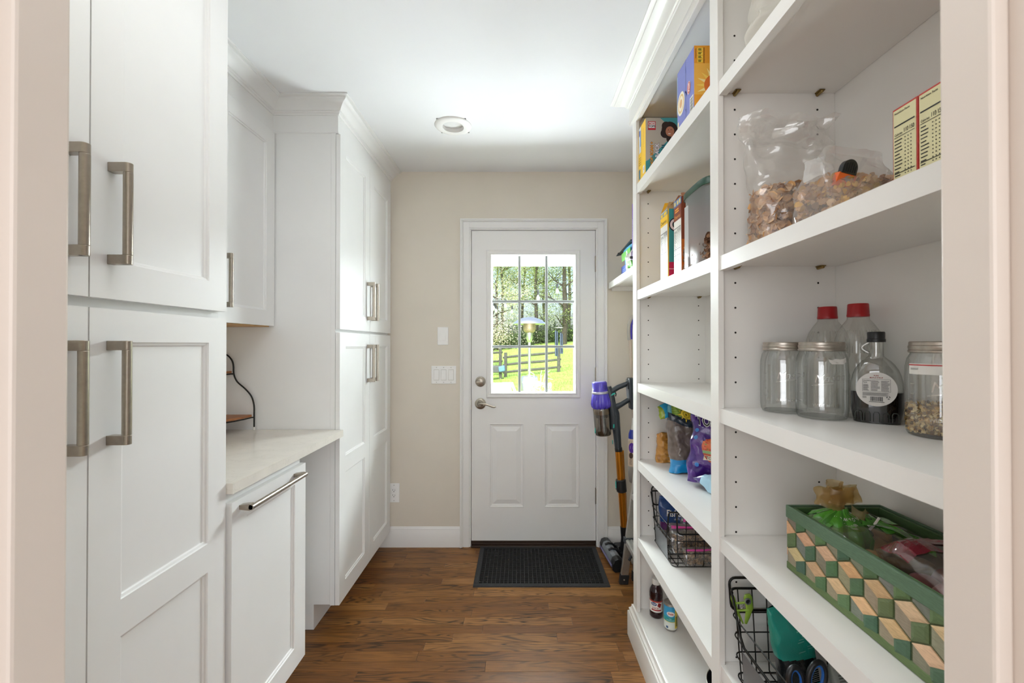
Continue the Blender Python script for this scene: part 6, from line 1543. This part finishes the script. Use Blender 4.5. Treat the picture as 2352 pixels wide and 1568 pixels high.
# string lights under the porch edge
WIRE = mat('light_cord', '#3a3c3e', .6); BULB = clear_mat('bulb_glass', '#fdfcf6', 1.2, .35, '#dcd8cc', .05)
def string(label, p, n, bulbs):
    t = thing('string_lights', label, 'string lights', tuple(p[0]))
    q = MB(); q.tube(p, .004, 5); q.build('cord', WIRE, t)
    for b in bulbs:
        q = MB(); q.lathe([(.014, -.075), (.016, -.06), (.016, -.01), (.006, 0)], b, n=12); so = q.build('socket', BLACKP, t, smooth=40)
        q = MB(); q.lathe([(.0, -.165), (.018, -.158), (.029, -.135), (.027, -.112), (.015, -.085), (.013, -.075)], b, n=14); q.build('bulb', BULB, so, smooth=60)
sd = 6.6
string('upper string of porch lights with two clear bulbs', [at(1332, 637, sd), at(1300, 646, sd), at(1262, 656, sd), at(1230, 667, sd), at(1195, 676, sd), at(1160, 684, sd), at(1120, 690, sd)], 0, [at(1280, 651, sd), at(1236, 666, sd)])
string('lower string of porch lights sagging to the fence side', [at(1330, 682, 7.4), at(1260, 688, 7.4), at(1200, 691, 7.4), at(1161, 690, 7.4), at(1120, 686, 7.4)], 0, [at(1161, 687, 7.4), at(1133.5, 692, 7.4)])
string('farthest string of porch lights above the heater', [at(1330, 723, 8.4), at(1262, 725, 8.4), at(1230, 720, 8.4), at(1175, 707, 8.4), at(1120, 700, 8.4)], 0, [at(1176, 702, 8.4), at(1139.5, 700, 8.4)])

# wind chime
t = thing('wind_chime', 'dark tubular wind chime hanging at the porch edge', 'wind chime', tuple(at(1283, 752, 5.6)))
c = at(1284, 753, 5.6)
q = MB(); q.lathe([(.0, 0), (.055, .001), (.055, .008), (0, .010)], c, n=20); q.build('top_disc', STEEL, t)
q = MB(); q.tube([c, Vector((c.x, c.y, 2.66))], .0015, 5); q.build('cord', WIRE, t)
CH = mat('slate_tube', '#262e3a', .35, .5)
for x, y0, y1, dd in ((1276, 759, 817, -.02), (1280, 761, 818, .02), (1287.5, 764, 812, .0), (1291, 766, 812, .04)):
    a_, b_ = at(x, y0, 5.6 + dd), at(x + .5, y1, 5.6 + dd); q = MB(); q.tube([a_, b_], .0115, 10); q.build('tube', CH, t, smooth=60); q = MB(); q.tube([a_, Vector((c.x * .6 + a_.x * .4, a_.y, c.z))], .001, 4); q.build('thread', WIRE, t)

# patio flower pot on a pedestal, white chair
t = thing('flower_pedestal', 'white round pedestal on the patio beside the flowers', 'pedestal', tuple(at(1221, 890, 5.0)))
c = at(1221, 876, 5.0)
q = MB(); q.lathe([(.0, 0), (.105, 0), (.108, -.012), (.085, -.03), (.080, -.06), (.075, -.5), (.10, -.52), (.12, c.z * -1 - .05 + .0)], c, n=28); q.build('column', mat('white_cast_stone', '#e6e4de', .7, var=.06), t, smooth=50)
c = at(1240, 897, 4.6)
t = thing('flower_pot', 'lilac planter of pale yellow flowers on the patio', 'planter', tuple(c))
q = MB(); q.lathe([(.09, -.9), (.11, -.16), (.13, 0), (.12, .005), (.11, -.02), (0, -.03)], c, n=28); q.build('planter', mat('lilac_glaze', '#8c74b8', .4), t, smooth=50)
q = MB(); r = random.Random(9)
for k in range(220):
    a, rr, h = r.uniform(0, 6.28), .13 * sqrt(r.random()), r.uniform(0, .07); p = c + Vector((rr * cos(a), rr * sin(a), h)); s = r.uniform(.012, .022)
    d1 = Vector((r.gauss(0, 1), r.gauss(0, 1), r.gauss(0, 1))).normalized() * s; d2 = d1.orthogonal().normalized() * s
    q.face([p - d1, p + d2 * .6, p + d1, p - d2 * .6], 0, hx(r.choice(['#7fa048', '#94b85a', '#a8c66a'])))
o = q.build('leaves', MATTEP, t, fix=False); o['kind'] = 'stuff'
for k in range(22):
    a, rr = r.uniform(0, 6.28), .125 * sqrt(r.random()); p = c + Vector((rr * cos(a), rr * sin(a), .06 + r.uniform(-.02, .035))); q = MB()
    for j in range(5):
        b_ = j * 2 * pi / 5; e = Vector((cos(b_), sin(b_) * .6 - .3, sin(b_) * .7)) * .017; s_ = Vector((-sin(b_), 0, cos(b_))) * .009; q.face([p, p + e * .6 + s_, p + e, p + e * .6 - s_], 0, hx(r.choice(['#f2e6a0', '#f4eec4', '#efc9b4'])))
    q.build('flower', MATTEP, t, fix=False)
q = MB()
for k in range(9):
    a = k * .7; q.tube([c + Vector((.02 * cos(a), .02 * sin(a), 0)), c + Vector((.07 * cos(a), .04 * sin(a), .14 + .02 * (k % 3))), c + Vector((.14 * cos(a), .05 * sin(a), .12 + .05 * (k % 3)))], [.003, .003, .001], 4, 0)
q.build('stems', mat('stem_green', '#a8c07c', .7), t)
t = thing('patio_chair', 'white slatted patio chair outside, low by the glass edge', 'chair', tuple(at(1155, 900, 4.4)))
a_, b_ = at(1128, 883, 4.3), at(1176, 880.5, 4.4)
for k in range(7):
    u0 = a_ + (b_ - a_) * (k / 7); q = MB(); q.obox(u0 + Vector((.003 * k, -.01, -.42)), (b_ - a_) / 7 * .86, (0, .02, 0), (.0 - .004 * k, .03, .42)); q.build('back_slat', mat('white_resin', '#ebebea', .4), t, bevel=.003)
q = MB(); q.tube([a_ + Vector((-.1, 0, .0)), a_, b_, b_ + Vector((.045, 0, -.12)), b_ + Vector((.055, 0, -.45))], .016, 10); q.build('frame', mat('white_resin', '#ebebea', .4), t, smooth=60)
q = MB(); q.obox(a_ + Vector((-.05, -.02, -.48)), (b_ - a_) + Vector((.08, 0, 0)), (0, -.42, 0), (0, 0, .03)); q.build('seat', mat('white_resin', '#ebebea', .4), t, bevel=.008)
for dx, dy in ((0, 0), (.25, 0), (0, -.4), (.25, -.4)): q = MB(); q.tube([a_ + Vector((dx, dy, -.46)), (a_.x + dx, a_.y + dy, -.05)], .016, 8); q.build('leg', mat('white_resin', '#ebebea', .4), t, smooth=60)

# woods beyond the lawn
BARK = mat('tree_bark', '#48443d', .95, var=.3, scale=6)
LEAF = print_mat('spring_leaf', .7)
def leaf_trans(m):
    nt = m.node_tree; b = nt.nodes['Principled BSDF']; a = b.inputs['Base Color'].links[0].from_socket
    tl = nt.nodes.new('ShaderNodeBsdfTranslucent'); nt.links.new(a, tl.inputs[0]); mx = nt.nodes.new('ShaderNodeMixShader'); mx.inputs[0].default_value = .5
    o = nt.nodes['Material Output']; nt.links.new(b.outputs[0], mx.inputs[1]); nt.links.new(tl.outputs[0], mx.inputs[2]); nt.links.new(mx.outputs[0], o.inputs[0])
leaf_trans(LEAF)
def tree(name, label, x, y, h, tr, lean, ncl, spread, zlo, pal, seed, ls=.085, per=58, cat='tree', nb=9):
    r = random.Random(seed); z = gz_(x, y)
    t = thing(name, label, cat, (x, y, z), None)
    top = Vector((x + lean, y, z + h)); base = Vector((x, y, z - .2))
    q = MB(); trunk = [base + (top - base) * u + Vector((.12 * sin(u * 7 + seed), .1 * cos(u * 5 + seed), 0)) * u * 3 * tr / .2 for u in (0, .15, .3, .45, .6, .8, 1)]
    q.tube(trunk, [tr * k for k in (1.25, 1, .9, .75, .6, .4, .15)], 8); tips = []
    for k in range(nb):
        i = r.choice((1, 2, 2, 3, 3, 4, 4, 5)); p = trunk[i]; a = r.uniform(0, 6.28); L0 = spread * r.uniform(.5, 1)
        m_ = p + Vector((cos(a) * L0 * .5, sin(a) * L0 * .4, L0 * .25)); e = p + Vector((cos(a) * L0, sin(a) * L0 * .7, L0 * r.uniform(.3, .7)))
        q.tube([p, m_, e], [tr * .4, tr * .25, tr * .08], 6); tips += [m_, e]
        for j in range(2): e2 = m_ + Vector((r.uniform(-1, 1), r.uniform(-.6, .6), r.uniform(.1, 1))) * L0 * .5; q.tube([m_, e2], [tr * .16, tr * .04], 5); tips.append(e2)
    q.build('trunk', BARK, t, smooth=60)
    q = MB()
    for k in range(ncl):
        c = (r.choice(tips) if r.random() < .55 else Vector((x + lean * .5 + r.uniform(-spread, spread), y + r.uniform(-spread, spread) * .6, z + r.uniform(zlo, h)))) + Vector((r.gauss(0, .4), r.gauss(0, .4), r.gauss(0, .35)))
        if c.z < z + zlo * .5: continue
        cc = hx(r.choice(pal))
        for j in range(per):
            p = c + Vector((r.gauss(0, .38), r.gauss(0, .38), r.gauss(0, .28))); d1 = Vector((r.gauss(0, 1), r.gauss(0, 1), r.gauss(0, 1))).normalized(); d2 = d1.orthogonal().normalized(); s = ls * r.uniform(.5, 1)
            b_ = r.uniform(.8, 1.15); q.face([p - d1 * s, p + d2 * s * .55, p + d1 * s, p - d2 * s * .55], 0, tuple(min(1, v * b_) for v in cc))
    o = q.build('foliage', LEAF, t, fix=False)
    return t
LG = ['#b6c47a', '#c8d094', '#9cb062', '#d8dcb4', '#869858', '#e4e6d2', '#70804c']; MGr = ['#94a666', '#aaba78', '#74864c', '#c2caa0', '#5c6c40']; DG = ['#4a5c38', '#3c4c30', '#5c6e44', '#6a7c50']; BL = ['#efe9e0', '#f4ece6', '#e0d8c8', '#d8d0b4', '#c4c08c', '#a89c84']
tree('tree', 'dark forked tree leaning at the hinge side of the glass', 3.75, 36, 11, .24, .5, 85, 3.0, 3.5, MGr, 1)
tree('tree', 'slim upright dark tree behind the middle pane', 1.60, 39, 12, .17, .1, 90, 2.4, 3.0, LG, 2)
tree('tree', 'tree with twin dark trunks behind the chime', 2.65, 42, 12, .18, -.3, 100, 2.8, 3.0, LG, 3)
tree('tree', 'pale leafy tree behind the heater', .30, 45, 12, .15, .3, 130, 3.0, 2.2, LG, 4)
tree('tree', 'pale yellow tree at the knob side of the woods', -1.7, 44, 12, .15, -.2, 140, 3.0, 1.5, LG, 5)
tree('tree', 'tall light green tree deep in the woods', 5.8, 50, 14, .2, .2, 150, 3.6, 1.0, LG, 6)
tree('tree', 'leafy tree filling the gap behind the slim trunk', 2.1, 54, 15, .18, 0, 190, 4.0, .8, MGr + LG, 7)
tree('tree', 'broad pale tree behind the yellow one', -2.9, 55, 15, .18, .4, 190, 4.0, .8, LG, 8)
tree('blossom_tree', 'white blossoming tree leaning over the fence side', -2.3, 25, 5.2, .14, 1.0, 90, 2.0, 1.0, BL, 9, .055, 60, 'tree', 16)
for k, (x, y, w_, lab) in enumerate(((.2, 38, 1.6, 'dark undergrowth bush behind the heater post'), (2.2, 39, 1.7, 'dark undergrowth bush behind the wind chime'), (4.4, 38, 1.8, 'dark undergrowth bush under the forked tree'), (-1.6, 37, 1.7, 'dark undergrowth bush behind the blossoms'))):
    r = random.Random(100 + k); z = gz_(x, y); t = thing('shrub', lab, 'shrub', (x, y, z), 'undergrowth at the wood edge')
    q = MB(); [q.tube([(x + r.uniform(-.3, .3), y, z - .1), (x + r.uniform(-w_, w_) * .7, y + r.uniform(-.4, .4), z + r.uniform(.8, 1.7))], [.05, .015], 5) for _ in range(9)]; q.build('stems', BARK, t)
    q = MB()
    for j in range(1500):
        p = Vector((x + r.gauss(0, w_ * .5), y + r.gauss(0, .6), z + abs(r.gauss(0, .75)) + .1)); d1 = Vector((r.gauss(0, 1), r.gauss(0, 1), r.gauss(0, 1))).normalized(); d2 = d1.orthogonal().normalized(); s = .12 * r.uniform(.5, 1)
        q.face([p - d1 * s, p + d2 * s * .6, p + d1 * s, p - d2 * s * .6], 0, hx(r.choice(DG)))
    q.build('foliage', LEAF, t, fix=False)
bpy.context.view_layer.update()
